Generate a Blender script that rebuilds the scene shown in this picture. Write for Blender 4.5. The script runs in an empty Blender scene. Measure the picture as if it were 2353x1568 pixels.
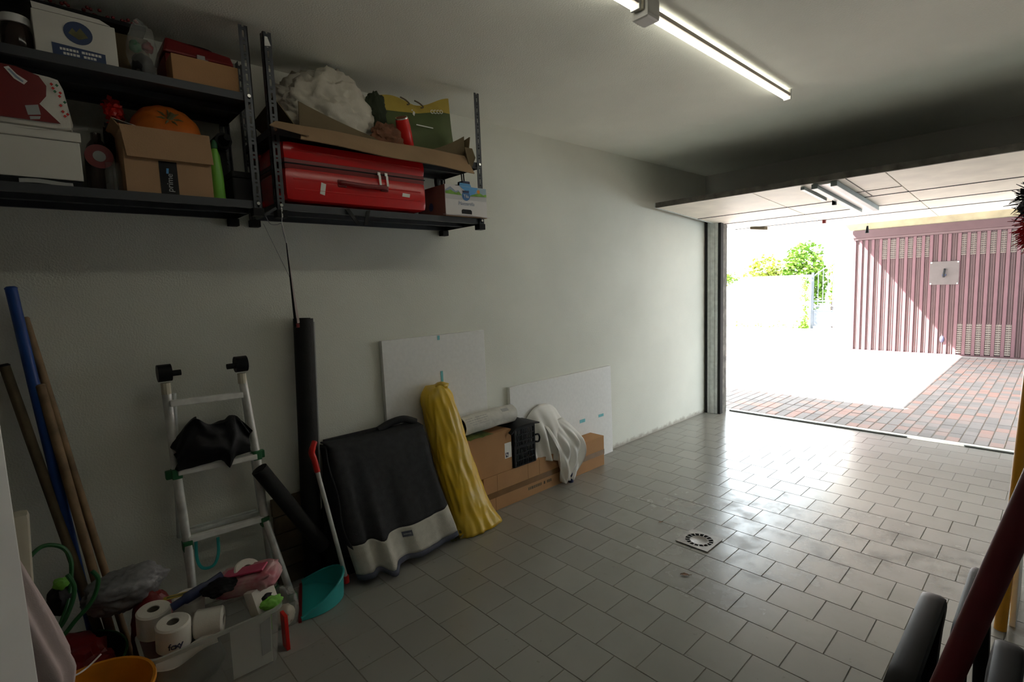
import bpy, bmesh, math, random
from math import sin, cos, pi, radians, sqrt, exp, atan2
from mathutils import Vector as V, Matrix, noise
random.seed(7)
S = bpy.context.scene
COL = S.collection

# ------------------------------------------------------------------ camera, light, exposure
cam_d = bpy.data.cameras.new('camera'); cam = bpy.data.objects.new('camera', cam_d); COL.objects.link(cam)
RIGHT = V((0.68028529, 0.73195606, -0.03810854)); UP = V((-0.05147183, 0.09957415, 0.99369796)); FWD = V((-0.73113787, 0.67403659, -0.10541395))
CAM = V((2.80700808, 0.0, 1.54538305))
m = Matrix((RIGHT, UP, -FWD)).transposed().to_4x4(); m.translation = CAM
cam.matrix_world = m
FPX = 1175.5731
cam_d.sensor_width = 36.0; cam_d.lens = FPX / 2353 * 36.0; cam_d.clip_start = 0.02; cam_d.clip_end = 200
S.camera = cam

world = bpy.data.worlds.new('sky'); S.world = world; world.use_nodes = True
bgn = world.node_tree.nodes['Background']
bgn.inputs[0].default_value = (0.84, 0.94, 1.0, 1); bgn.inputs[1].default_value = 2.9

sun_d = bpy.data.lights.new('sun', 'SUN'); sun_d.energy = 27.0; sun_d.angle = radians(0.6); sun_d.color = (1.0, 0.985, 0.95)
sun = bpy.data.objects.new('sun', sun_d); COL.objects.link(sun)
sun.rotation_euler = V((1.0, 0.60, -1.355)).to_track_quat('-Z', 'Y').to_euler(); sun.location = (-4, 0, 8)

S.view_settings.view_transform = 'Standard'; S.view_settings.look = 'None'
S.view_settings.gamma = 1.0; S.view_settings.use_curve_mapping = False
S.view_settings.exposure = 1.77
S.cycles.max_bounces = 10; S.cycles.diffuse_bounces = 6; S.cycles.glossy_bounces = 4; S.cycles.transparent_max_bounces = 12
S.cycles.sample_clamp_indirect = 6.0
S.cycles.use_denoising = True
TUBE = 2.0

# ------------------------------------------------------------------ helpers
def seen(p, mg=0.06):
    d = V(p) - CAM; z = d.dot(FWD)
    if z < 0.15: return None
    x = d.dot(RIGHT) / z * FPX / 2353; y = d.dot(UP) / z * FPX / 2353
    if abs(x) > 0.5 + mg or abs(y) > 0.333 + mg: return None
    return z

MATS = {}
def mat(name, col, rough=0.6, metal=0.0, var=0.08, scale=6.0, bump=0.0, bscale=60.0, spec=0.5, sub=0.0, emit=None, alpha=1.0, trans=0.0, rvar=0.0, col2=None):
    if name in MATS: return MATS[name]
    m = bpy.data.materials.new(name); m.use_nodes = True; MATS[name] = m
    nt = m.node_tree; n = nt.nodes; b = n['Principled BSDF']
    b.inputs['Roughness'].default_value = rough; b.inputs['Metallic'].default_value = metal
    b.inputs['Specular IOR Level'].default_value = spec
    tc = n.new('ShaderNodeTexCoord'); nz = n.new('ShaderNodeTexNoise'); nz.inputs['Scale'].default_value = scale; nz.inputs['Detail'].default_value = 5
    nt.links.new(tc.outputs['Object'], nz.inputs['Vector'])
    rp = n.new('ShaderNodeValToRGB')
    c2 = col2 or tuple(min(1, c * (1 + var)) for c in col); c1 = tuple(c * (1 - var) for c in col) if col2 is None else col
    rp.color_ramp.elements[0].position = 0.3; rp.color_ramp.elements[1].position = 0.7
    rp.color_ramp.elements[0].color = (*c1, 1); rp.color_ramp.elements[1].color = (*c2, 1)
    nt.links.new(nz.outputs['Fac'], rp.inputs['Fac']); nt.links.new(rp.outputs['Color'], b.inputs['Base Color'])
    if rvar:
        mr = n.new('ShaderNodeMapRange'); mr.inputs['To Min'].default_value = max(0.03, rough - rvar); mr.inputs['To Max'].default_value = min(1, rough + rvar)
        nt.links.new(nz.outputs['Fac'], mr.inputs['Value']); nt.links.new(mr.outputs[0], b.inputs['Roughness'])
    if bump:
        nb = n.new('ShaderNodeTexNoise'); nb.inputs['Scale'].default_value = bscale; nb.inputs['Detail'].default_value = 4
        nt.links.new(tc.outputs['Object'], nb.inputs['Vector'])
        bp = n.new('ShaderNodeBump'); bp.inputs['Strength'].default_value = bump; bp.inputs['Distance'].default_value = 0.01
        nt.links.new(nb.outputs['Fac'], bp.inputs['Height']); nt.links.new(bp.outputs['Normal'], b.inputs['Normal'])
    if sub: b.inputs['Subsurface Weight'].default_value = sub; b.inputs['Subsurface Radius'].default_value = (0.02, 0.01, 0.006)
    if emit: b.inputs['Emission Color'].default_value = (*emit[0], 1); b.inputs['Emission Strength'].default_value = emit[1]
    if alpha < 1: b.inputs['Alpha'].default_value = alpha
    if trans: b.inputs['Transmission Weight'].default_value = trans
    return m

def BM(): return bmesh.new()
def box(bm, a, b, bev=0.0):
    x0, y0, z0 = a; x1, y1, z1 = b
    vs = [bm.verts.new(p) for p in ((x0,y0,z0),(x1,y0,z0),(x1,y1,z0),(x0,y1,z0),(x0,y0,z1),(x1,y0,z1),(x1,y1,z1),(x0,y1,z1))]
    fs = [bm.faces.new([vs[i] for i in q]) for q in ((0,3,2,1),(4,5,6,7),(0,1,5,4),(1,2,6,5),(2,3,7,6),(3,0,4,7))]
    if bev:
        es = list({e for f in fs for e in f.edges})
        bmesh.ops.bevel(bm, geom=es, offset=bev, segments=2, affect='EDGES', profile=0.6)
    return bm
def hexa(bm, P, bev=0.0):
    vs = [bm.verts.new(p) for p in P]
    fs = [bm.faces.new([vs[i] for i in q]) for q in ((0,3,2,1),(4,5,6,7),(0,1,5,4),(1,2,6,5),(2,3,7,6),(3,0,4,7))]
    if bev:
        es = list({e for f in fs for e in f.edges}); bmesh.ops.bevel(bm, geom=es, offset=bev, segments=2, affect='EDGES', profile=0.6)
    return bm
def obox(bm, c, ax, ay, az, bev=0.0):
    """box about centre c with half-axis vectors"""
    c, ax, ay, az = V(c), V(ax), V(ay), V(az)
    return hexa(bm, [c-ax-ay-az, c+ax-ay-az, c+ax+ay-az, c-ax+ay-az, c-ax-ay+az, c+ax-ay+az, c+ax+ay+az, c-ax+ay+az], bev)
def ring_strip(bm, rings, closed=True, cap0=True, cap1=True):
    R = [[bm.verts.new(p) for p in r] for r in rings]; n = len(R[0])
    for a, b in zip(R, R[1:]):
        for i in range(n if closed else n - 1):
            j = (i + 1) % n; bm.faces.new((a[i], a[j], b[j], b[i]))
    if closed and cap0: bm.faces.new(R[0][::-1])
    if closed and cap1: bm.faces.new(R[-1])
    return bm
def tube(bm, pts, r, seg=10, flat=None, closed=False):
    pts = [V(p) for p in pts]; n = len(pts); rings = []; nrm = None
    for i, p in enumerate(pts):
        if closed: t = (pts[(i+1) % n] - pts[i-1]).normalized()
        else: t = (pts[min(i+1, n-1)] - pts[max(i-1, 0)]).normalized()
        if nrm is None:
            nrm = V((1,0,0)) if abs(t.x) < 0.9 else V((0,1,0))
        nrm = (nrm - t * nrm.dot(t)).normalized(); bn = t.cross(nrm)
        rr = r[i] if isinstance(r, (list, tuple)) else r
        fa, fb = flat or (1, 1)
        rings.append([p + nrm * (cos(2*pi*k/seg) * rr * fa) + bn * (sin(2*pi*k/seg) * rr * fb) for k in range(seg)])
    if closed:
        rings.append(rings[0]); R = [[bm.verts.new(p) for p in r_] for r_ in rings[:-1]]
        for i in range(n):
            a, b = R[i], R[(i+1) % n]
            for k in range(seg): bm.faces.new((a[k], a[(k+1) % seg], b[(k+1) % seg], b[k]))
        return bm
    return ring_strip(bm, rings)
def cyl(bm, p0, p1, r0, r1=None, seg=16):
    return tube(bm, [p0, p1], [r0, r0 if r1 is None else r1], seg)
def spline(P, k=6):
    P = [V(p) for p in P]; out = []
    for i in range(len(P) - 1):
        a, b, c, d = P[max(i-1,0)], P[i], P[i+1], P[min(i+2, len(P)-1)]
        for j in range(k):
            t = j / k
            out.append(0.5*((2*b) + (c-a)*t + (2*a-5*b+4*c-d)*t*t + (3*b-a-3*c+d)*t**3))
    return out + [P[-1]]
def lathe(bm, c, prof, seg=24, cap0=True, cap1=True, sx=1, sy=1):
    c = V(c)
    return ring_strip(bm, [[c + V((r*cos(2*pi*k/seg)*sx, r*sin(2*pi*k/seg)*sy, z)) for k in range(seg)] for r, z in prof], True, cap0, cap1)
def sheet(bm, f, nu, nv, th=0.0):
    """surface f(u,v) as grid, given thickness"""
    P = [[V(f(i/nu, j/nv)) for i in range(nu+1)] for j in range(nv+1)]
    G = [[bm.verts.new(p) for p in r] for r in P]; F = []
    for j in range(nv):
        for i in range(nu): F.append(bm.faces.new((G[j][i], G[j][i+1], G[j+1][i+1], G[j+1][i])))
    if th: 
        bm.normal_update(); bmesh.ops.solidify(bm, geom=F, thickness=th)
    return bm
def blob(bm, c, s, amp=0.15, freq=2.5, sub=4, seed=0.0, zmin=None, crease=0.5, fn=None):
    r = bmesh.ops.create_icosphere(bm, subdivisions=sub, radius=1.0); c = V(c); s = V(s)
    for v in r['verts']:
        d = v.co.normalized(); q = d * freq + V((seed, seed*1.7, -seed))
        k = 1 + amp * (noise.noise(q) + crease * (1 - 2*abs(noise.noise(q*2.3))) * 0.6 + 0.35 * noise.noise(q*4.7))
        p = V((d.x*s.x, d.y*s.y, d.z*s.z)) * k
        if fn: p = fn(p, d)
        p = c + p
        if zmin is not None and p.z < zmin: p.z = zmin + 0.002 * (p.z - zmin)
        v.co = p
    return bm

def root_loc(o):
    l = V((0,0,0))
    while o is not None: l += o.location; o = o.parent
    return l
def obj(name, bm, m, parent=None, loc=None, smooth=False, ang=40):
    me = bpy.data.meshes.new(name)
    base = root_loc(parent) if parent is not None else (V(loc) if loc else V((0,0,0)))
    if parent is not None or loc: bmesh.ops.translate(bm, verts=bm.verts[:], vec=-base)
    bmesh.ops.recalc_face_normals(bm, faces=bm.faces[:])
    bm.to_mesh(me); bm.free(); me.materials.append(m)
    if smooth:
        for p in me.polygons: p.use_smooth = True
        if ang: me.set_sharp_from_angle(angle=radians(ang))
    o = bpy.data.objects.new(name, me); COL.objects.link(o)
    if parent is not None: o.parent = parent
    elif loc: o.location = loc
    return o
def tag(o, label, cat, group=None):
    o['label'] = label; o['category'] = cat
    if group: o['group'] = group
    return o
def thing(name, label, cat, loc=(0,0,0), group=None):
    o = bpy.data.objects.new(name, None); o.empty_display_size = 0.05; COL.objects.link(o); o.location = loc
    return tag(o, label, cat, group)
def struct(o): o['kind'] = 'structure'; return o
def sroot(name, loc=(0,0,0)):
    o = bpy.data.objects.new(name, None); o.empty_display_size = 0.05; COL.objects.link(o); o.location = loc; return struct(o)
def stuff(o): o['kind'] = 'stuff'; return o
def instance(src, parent, loc, rot=None):
    c = src.copy(); COL.objects.link(c); c.parent = parent; c.location = loc
    if rot is not None: c.rotation_euler = rot
    return c
def text(body, size, org, xd, yd, m, parent, name='lettering', center=True, shear=0.0, ext=0.0006):
    cu = bpy.data.curves.new('t', 'FONT'); cu.body = body; cu.size = size; cu.extrude = ext; cu.resolution_u = 3; cu.shear = shear
    if center: cu.align_x = 'CENTER'; cu.align_y = 'CENTER'
    t = bpy.data.objects.new('t', cu); COL.objects.link(t)
    dg = bpy.context.evaluated_depsgraph_get(); me = bpy.data.meshes.new_from_object(t.evaluated_get(dg))
    bpy.data.objects.remove(t)
    X = V(xd).normalized(); Y = V(yd).normalized(); Z = X.cross(Y); M = Matrix((X, Y, Z)).transposed().to_4x4(); M.translation = V(org) - root_loc(parent)
    me.transform(M); me.materials.clear(); me.materials.append(m)
    o = bpy.data.objects.new(name, me); COL.objects.link(o); o.parent = parent
    return o

# ------------------------------------------------------------------ materials
def wall_mat(name, col, dirty=0.0):
    m = mat(name, col, rough=0.88, var=0.05, scale=1.6, bump=0.25, bscale=130, spec=0.25)
    nt = m.node_tree; n = nt.nodes; b = n['Principled BSDF']
    if dirty:
        src = b.inputs['Base Color'].links[0].from_socket
        g = n.new('ShaderNodeNewGeometry'); sp = n.new('ShaderNodeSeparateXYZ'); nt.links.new(g.outputs['Position'], sp.inputs[0])
        nz = n.new('ShaderNodeTexNoise'); nz.inputs['Scale'].default_value = 14; nz.inputs['Detail'].default_value = 6; nt.links.new(g.outputs['Position'], nz.inputs['Vector'])
        ad = n.new('ShaderNodeMath'); ad.operation = 'MULTIPLY_ADD'; ad.inputs[1].default_value = -0.09; nt.links.new(nz.outputs['Fac'], ad.inputs[0]); nt.links.new(sp.outputs[2], ad.inputs[2])
        mr = n.new('ShaderNodeMapRange'); mr.inputs['From Min'].default_value = -0.035; mr.inputs['From Max'].default_value = 0.0; mr.inputs['To Min'].default_value = 1; mr.inputs['To Max'].default_value = 0
        nt.links.new(ad.outputs[0], mr.inputs['Value'])
        mx = n.new('ShaderNodeMixRGB'); mx.inputs[2].default_value = (0.33, 0.29, 0.24, 1)
        ml = n.new('ShaderNodeMath'); ml.operation = 'MULTIPLY'; ml.inputs[1].default_value = dirty; nt.links.new(mr.outputs[0], ml.inputs[0])
        nt.links.new(ml.outputs[0], mx.inputs[0]); nt.links.new(src, mx.inputs[1]); nt.links.new(mx.outputs[0], b.inputs['Base Color'])
    return m
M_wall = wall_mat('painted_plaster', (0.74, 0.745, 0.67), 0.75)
M_wall2 = wall_mat('low_bounce_plaster', (0.22, 0.22, 0.20))  # darkened so the unseen walls throw back less fill light
M_ceil = wall_mat('ceiling_plaster', (0.82, 0.84, 0.76))
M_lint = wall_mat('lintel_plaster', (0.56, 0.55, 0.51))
M_white_ext = wall_mat('outdoor_render', (0.84, 0.83, 0.80))
M_conc = mat('concrete', (0.55, 0.53, 0.49), 0.9, var=0.2, scale=9, bump=0.4, bscale=70)
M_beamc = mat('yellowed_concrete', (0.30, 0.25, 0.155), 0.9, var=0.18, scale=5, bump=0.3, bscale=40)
M_grout = mat('grout', (0.20, 0.18, 0.15), 0.9, var=0.2, scale=30)

def tile_mat():
    m = mat('glazed_tile', (0.295, 0.293, 0.272), 0.3, var=0.02, scale=3, spec=0.5)
    nt = m.node_tree; n = nt.nodes; b = n['Principled BSDF']
    src = b.inputs['Base Color'].links[0].from_socket
    g = n.new('ShaderNodeNewGeometry')
    def nz(scale, det, lo, hi, off=0):
        t = n.new('ShaderNodeTexNoise'); t.inputs['Scale'].default_value = scale; t.inputs['Detail'].default_value = det; t.inputs['Roughness'].default_value = 0.65
        mp = n.new('ShaderNodeMapping'); mp.inputs['Location'].default_value = (off, off*2, 0); nt.links.new(g.outputs['Position'], mp.inputs['Vector']); nt.links.new(mp.outputs[0], t.inputs['Vector'])
        r = n.new('ShaderNodeMapRange'); r.inputs['From Min'].default_value = lo; r.inputs['From Max'].default_value = hi; nt.links.new(t.outputs['Fac'], r.inputs['Value']); return r.outputs[0]
    big = nz(0.8, 3, 0.36, 0.56, 3.1); fine = nz(7, 8, 0.44, 0.64, 1.3); sp = nz(26, 3, 0.66, 0.74, 5)
    mul = n.new('ShaderNodeMath'); mul.operation = 'MULTIPLY'; ds = n.new('ShaderNodeVectorMath'); ds.operation = 'DISTANCE'; ds.inputs[1].default_value = (1.95, 2.9, 0.0); nt.links.new(g.outputs['Position'], ds.inputs[0])
    wr = n.new('ShaderNodeMapRange'); wr.inputs['From Min'].default_value = 0.75; wr.inputs['From Max'].default_value = 1.5; wr.inputs['To Min'].default_value = 1; wr.inputs['To Max'].default_value = 0.0; nt.links.new(ds.outputs['Value'], wr.inputs['Value'])
    tr = n.new('ShaderNodeMath'); tr.operation = 'MULTIPLY'; nt.links.new(big, tr.inputs[0]); nt.links.new(wr.outputs[0], tr.inputs[1]); nt.links.new(tr.outputs[0], mul.inputs[0]); nt.links.new(fine, mul.inputs[1])
    oi = n.new('ShaderNodeObjectInfo'); rr = n.new('ShaderNodeMapRange'); rr.inputs['To Min'].default_value = 0.93; rr.inputs['To Max'].default_value = 1.05; nt.links.new(oi.outputs['Random'], rr.inputs['Value'])
    tint = n.new('ShaderNodeMixRGB'); tint.blend_type = 'MULTIPLY'; tint.inputs[0].default_value = 1; nt.links.new(src, tint.inputs[1]); nt.links.new(rr.outputs[0], tint.inputs[2])
    mx = n.new('ShaderNodeMixRGB'); mx.inputs[2].default_value = (0.21, 0.19, 0.165, 1); nt.links.new(tint.outputs[0], mx.inputs[1])
    m2 = n.new('ShaderNodeMath'); m2.operation = 'MULTIPLY'; m2.inputs[1].default_value = 0.6; nt.links.new(mul.outputs[0], m2.inputs[0]); nt.links.new(m2.outputs[0], mx.inputs[0])
    mx2 = n.new('ShaderNodeMixRGB'); mx2.inputs[2].default_value = (0.12, 0.10, 0.09, 1); nt.links.new(mx.outputs[0], mx2.inputs[1])
    m3 = n.new('ShaderNodeMath'); m3.operation = 'MULTIPLY'; m3.inputs[1].default_value = 0.3; nt.links.new(sp, m3.inputs[0]); nt.links.new(m3.outputs[0], mx2.inputs[0])
    nt.links.new(mx2.outputs[0], b.inputs['Base Color'])
    r2 = n.new('ShaderNodeMapRange'); r2.inputs['To Min'].default_value = 0.22; r2.inputs['To Max'].default_value = 0.36; nt.links.new(mul.outputs[0], r2.inputs['Value']); nt.links.new(r2.outputs[0], b.inputs['Roughness'])
    r3 = n.new('ShaderNodeMapRange'); r3.inputs['To Min'].default_value = 0.55; r3.inputs['To Max'].default_value = 0.2; nt.links.new(mul.outputs[0], r3.inputs['Value']); nt.links.new(r3.outputs[0], b.inputs['Specular IOR Level'])
    return m
M_tile = tile_mat()
def paver_mat():
    m = mat('clay_paver', (0.26, 0.19, 0.165), 0.85, var=0.1, scale=12, bump=0.4, bscale=120)
    nt = m.node_tree; n = nt.nodes; b = n['Principled BSDF']
    g = n.new('ShaderNodeNewGeometry'); vo = n.new('ShaderNodeTexWhiteNoise'); vo.noise_dimensions = '3D'
    mp = n.new('ShaderNodeVectorMath'); mp.operation = 'DIVIDE'; mp.inputs[1].default_value = (0.0985, 0.15, 1); 
    of = n.new('ShaderNodeVectorMath'); of.operation = 'SUBTRACT'; of.inputs[1].default_value = (-3.0, 5.97, 0); nt.links.new(g.outputs['Position'], of.inputs[0]); nt.links.new(of.outputs[0], mp.inputs[0])
    fl = n.new('ShaderNodeVectorMath'); fl.operation = 'FLOOR'; nt.links.new(mp.outputs[0], fl.inputs[0])
    ml = n.new('ShaderNodeVectorMath'); ml.operation = 'MULTIPLY'; ml.inputs[1].default_value = (1, 1, 0); nt.links.new(fl.outputs[0], ml.inputs[0]); nt.links.new(ml.outputs[0], vo.inputs['Vector'])
    rp = n.new('ShaderNodeValToRGB'); e = rp.color_ramp.elements
    e[0].color = (0.155, 0.15, 0.15, 1); e[1].color = (0.33, 0.18, 0.15, 1); e.new(0.45).color = (0.21, 0.20, 0.198, 1); e.new(0.75).color = (0.29, 0.21, 0.19, 1)
    nt.links.new(vo.outputs['Value'], rp.inputs['Fac'])
    src = b.inputs['Base Color'].links[0].from_socket
    mx = n.new('ShaderNodeMixRGB'); mx.inputs[0].default_value = 0.8; nt.links.new(src, mx.inputs[1]); nt.links.new(rp.outputs[0], mx.inputs[2]); nt.links.new(mx.outputs[0], b.inputs['Base Color'])
    return m
M_paver = paver_mat()

M_iron = mat('dark_slotted_steel', (0.075, 0.08, 0.088), 0.42, 0.6, var=0.12, scale=20)
M_shelf = mat('charcoal_shelf_paint', (0.06, 0.065, 0.073), 0.5, 0.2, var=0.1, scale=12)
M_galv = mat('galvanised_steel', (0.62, 0.65, 0.63), 0.5, 0.15, var=0.15, scale=22, rvar=0.1)
M_alu = mat('worn_aluminium', (0.66, 0.66, 0.63), 0.42, 0.35, var=0.18, scale=18, rvar=0.12)
M_rail = mat('dull_rail_steel', (0.24, 0.28, 0.28), 0.5, 0.2, var=0.1, scale=14)
M_mauver = mat('mauve_rib_paint', (0.135, 0.070, 0.078), 0.6, var=0.06, scale=5, spec=0.3)
M_rung = mat('bright_rung', (0.80, 0.80, 0.77), 0.5, 0.1, var=0.12, scale=18)
M_bolt = mat('zinc_bolt', (0.85, 0.85, 0.83), 0.25, 0.9, var=0.05)
M_black = mat('black_plastic', (0.011, 0.011, 0.012), 0.5, var=0.2, scale=8, spec=0.18)
M_blackr = mat('black_rubber', (0.008, 0.008, 0.008), 0.75, var=0.2, scale=14, bump=0.2, bscale=90)
M_white = mat('white_plastic', (0.80, 0.80, 0.78), 0.45, var=0.04)
M_ivory = mat('ivory_plastic', (0.62, 0.58, 0.46), 0.45, var=0.05)
M_cream = mat('cream_panel_paint', (0.80, 0.77, 0.68), 0.65, var=0.10, scale=5, rvar=0.1)
M_grime = mat('grimy_edge', (0.13, 0.12, 0.105), 0.8, var=0.5, scale=14)
M_card = mat('kraft_cardboard', (0.42, 0.26, 0.145), 0.85, var=0.07, scale=5, bump=0.1, bscale=160, spec=0.2)
M_card2 = mat('aged_cardboard', (0.36, 0.24, 0.14), 0.88, var=0.1, scale=6, bump=0.15, bscale=120, spec=0.2)
M_card3 = mat('orange_cardboard', (0.45, 0.25, 0.12), 0.85, var=0.07, scale=5, bump=0.1, bscale=160, spec=0.2)
M_cardg = mat('olive_cardboard', (0.17, 0.13, 0.075), 0.9, var=0.12, scale=5, bump=0.2, bscale=120, spec=0.2)
M_tape = mat('brown_tape', (0.22, 0.12, 0.05), 0.25, var=0.1, scale=20)
M_wcard = mat('white_coated_card', (0.72, 0.70, 0.64), 0.5, var=0.03)
M_mozz = mat('pale_printed_card', (0.74, 0.72, 0.72), 0.45, var=0.02)
M_red = mat('glossy_red_shell', (0.60, 0.008, 0.010), 0.22, var=0.04, scale=4, spec=0.6)
M_redd = mat('deep_red_plastic', (0.20, 0.012, 0.012), 0.4, var=0.12)
M_redb = mat('bright_red_plastic', (0.70, 0.02, 0.015), 0.3, var=0.05)
M_pumpkin = mat('pumpkin_skin', (0.62, 0.16, 0.02), 0.45, var=0.2, scale=9, bump=0.3, bscale=30, col2=(0.50, 0.10, 0.012))
M_stem = mat('dry_stem', (0.16, 0.15, 0.07), 0.9, var=0.3, scale=20)
M_sack = mat('woven_white_sack', (0.66, 0.62, 0.53), 0.75, var=0.06, scale=8, bump=0.15, bscale=180)
M_navy = mat('navy_plastic', (0.02, 0.03, 0.09), 0.4, var=0.15)
M_navyp = mat('navy_print', (0.03, 0.055, 0.14), 0.5, var=0.1)
M_ltblue = mat('sky_blue_print', (0.10, 0.36, 0.72), 0.45, var=0.08, scale=18)
M_green = mat('leaf_green_print', (0.20, 0.42, 0.05), 0.5, var=0.35, scale=30)
M_greenb = mat('bright_green_plastic', (0.20, 0.55, 0.07), 0.35, var=0.1)
M_dkgreen = mat('dark_green_plastic', (0.02, 0.14, 0.05), 0.5, var=0.15)
M_hose = mat('green_hose', (0.02, 0.12, 0.035), 0.4, var=0.12, scale=30)
M_orange = mat('orange_print', (0.80, 0.30, 0.04), 0.5, var=0.08)
M_inkw = mat('white_ink', (0.82, 0.81, 0.77), 0.5, var=0.02)
M_inkd = mat('dark_ink', (0.05, 0.05, 0.09), 0.5, var=0.05)
M_inkg = mat('grey_blue_ink', (0.30, 0.36, 0.47), 0.5, var=0.04)
M_grey = mat('mid_grey_card', (0.40, 0.41, 0.41), 0.6, var=0.05)
M_foam = mat('white_foam_board', (0.83, 0.83, 0.81), 0.8, var=0.03, scale=40, bump=0.12, bscale=220, spec=0.2)
M_teal = mat('teal_plastic', (0.04, 0.42, 0.42), 0.35, var=0.05)
M_tealp = mat('teal_tape', (0.14, 0.48, 0.52), 0.5, var=0.1, scale=40)
M_wood = mat('old_broom_wood', (0.26, 0.17, 0.09), 0.7, var=0.3, scale=14, bump=0.15, bscale=60)
M_woodd = mat('dark_board_wood', (0.12, 0.09, 0.05), 0.8, var=0.3, scale=9, bump=0.2, bscale=50)
M_bluep = mat('blue_pole_paint', (0.015, 0.07, 0.32), 0.4, var=0.12, scale=10)
M_bag = mat('black_bin_bag', (0.008, 0.008, 0.009), 0.5, var=0.2, bump=0.2, bscale=40, spec=0.25)
M_greybag = mat('grey_carrier_bag', (0.22, 0.22, 0.23), 0.4, var=0.2, scale=7, bump=0.25, bscale=40)
M_darkfl = mat('dark_grey_fleece', (0.050, 0.051, 0.055), 0.95, var=0.12, scale=30, bump=0.35, bscale=300, spec=0.1)
M_litefl = mat('light_grey_fleece', (0.56, 0.55, 0.49), 0.95, var=0.08, scale=30, bump=0.35, bscale=300, spec=0.1)
M_hemfl = mat('blue_grey_hem', (0.11, 0.12, 0.16), 0.95, var=0.1, scale=30, spec=0.1)
M_yellow = mat('yellow_bin_liner', (0.80, 0.50, 0.012), 0.33, var=0.12, scale=5, bump=0.1, bscale=30, col2=(0.60, 0.42, 0.05))
M_ywpipe = mat('yellow_pole_paint', (0.75, 0.34, 0.02), 0.35, var=0.05)
M_basin = mat('amber_plastic', (0.75, 0.28, 0.015), 0.35, var=0.12, scale=12)
M_cloth = mat('white_cotton', (0.84, 0.83, 0.79), 0.9, var=0.04, scale=10, bump=0.1, bscale=300, spec=0.1)
M_pinkc = mat('pale_pink_cotton', (0.56, 0.47, 0.46), 0.9, var=0.12, scale=7, bump=0.1, bscale=300, spec=0.1)
M_paper = mat('soft_paper', (0.76, 0.73, 0.66), 0.9, var=0.04, scale=20, bump=0.1, bscale=200, spec=0.1)
M_core = mat('cardboard_core', (0.18, 0.16, 0.13), 0.9, var=0.1)
M_pink = mat('pink_wrapper', (0.48, 0.10, 0.15), 0.4, var=0.3, scale=14, col2=(0.62, 0.42, 0.42))
M_film = mat('clear_wrapping_film', (0.62, 0.63, 0.60), 0.2, var=0.1, scale=12, alpha=0.2, bump=0.3, bscale=30)
M_clear = mat('clear_storage_plastic', (0.55, 0.57, 0.52), 0.2, var=0.04, alpha=0.18)
M_clearr = mat('clear_plastic_rim', (0.50, 0.51, 0.46), 0.25, var=0.04, alpha=0.7)
M_mauve = mat('mauve_metal_paint', (0.115, 0.073, 0.073), 0.6, var=0.06, scale=5, spec=0.3)
M_mauved = mat('deep_mauve_paint', (0.085, 0.048, 0.05), 0.55, var=0.08, scale=5, spec=0.3)
M_louv = mat('louvre_cream', (0.24, 0.205, 0.175), 0.6, var=0.05)
M_plate = mat('brushed_plate', (0.095, 0.078, 0.072), 0.6, 0.0, var=0.08, scale=10)
M_gate = mat('blue_grey_gate_paint', (0.035, 0.042, 0.055), 0.5, var=0.06)
M_leaf = mat('garden_leaf', (0.06, 0.14, 0.015), 0.7, var=0.5, scale=3, col2=(0.14, 0.22, 0.03), spec=0.15)
M_leafy = mat('yellow_green_leaf', (0.22, 0.26, 0.035), 0.6, var=0.3, scale=3)
M_bark = mat('brown_bark', (0.07, 0.035, 0.025), 0.9, var=0.3, scale=12)
M_redpole = mat('dark_red_pole_paint', (0.13, 0.010, 0.016), 0.5, var=0.12, scale=6)
M_fluff = mat('red_mop_fibre', (0.42, 0.010, 0.015), 0.95, var=0.3, scale=40)
M_fluffk = mat('black_mop_fibre', (0.012, 0.012, 0.014), 0.95, var=0.2, scale=40)
M_drain = mat('worn_drain_steel', (0.30, 0.28, 0.26), 0.5, 0.35, var=0.25, scale=30)
M_dark = mat('dark_void', (0.006, 0.006, 0.006), 0.9)
M_dleaf = mat('dead_leaf', (0.22, 0.12, 0.07), 0.8, var=0.3, scale=60)
M_olive = mat('olive_shopping_bag', (0.085, 0.115, 0.035), 0.65, var=0.12, scale=9, bump=0.1, bscale=60)
M_mustard = mat('mustard_print', (0.50, 0.37, 0.06), 0.6, var=0.12, scale=9)
M_brownc = mat('brown_rag', (0.20, 0.085, 0.045), 0.9, var=0.4, scale=16)
M_amber = mat('dark_jar_glass', (0.025, 0.014, 0.010), 0.12, var=0.3, scale=9)
M_tube = mat('lit_tube', (1, 1, 1), 0.4, emit=((1.0, 0.97, 0.84), TUBE))
M_lamp = mat('lamp_housing', (0.58, 0.50, 0.44), 0.5, var=0.05)
M_lampw = mat('lamp_holder_white', (0.66, 0.65, 0.62), 0.5, var=0.05)
M_wire = mat('grey_wire', (0.30, 0.30, 0.31), 0.4, 0.4)
M_sheetw = mat('white_sheet', (0.66, 0.65, 0.60), 0.6, var=0.04)

# ------------------------------------------------------------------ room shell
H, YD, W = 2.692, 5.624, 3.12
struct(obj('wall_left', box(BM(), (-0.28, -0.95, -0.02), (0, 5.80, H)), M_wall))
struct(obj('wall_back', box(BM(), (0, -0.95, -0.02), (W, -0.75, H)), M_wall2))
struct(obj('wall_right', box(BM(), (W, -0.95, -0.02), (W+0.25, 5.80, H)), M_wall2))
struct(obj('ceiling', box(BM(), (-0.28, -0.95, H), (W+0.25, 5.80, H+0.02)), M_ceil))
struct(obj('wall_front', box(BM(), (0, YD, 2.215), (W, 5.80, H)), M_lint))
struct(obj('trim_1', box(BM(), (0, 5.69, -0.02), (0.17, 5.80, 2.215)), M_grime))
struct(obj('trim_2', box(BM(), (2.92, YD, -0.02), (W, 5.80, 2.215)), M_lint))
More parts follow.
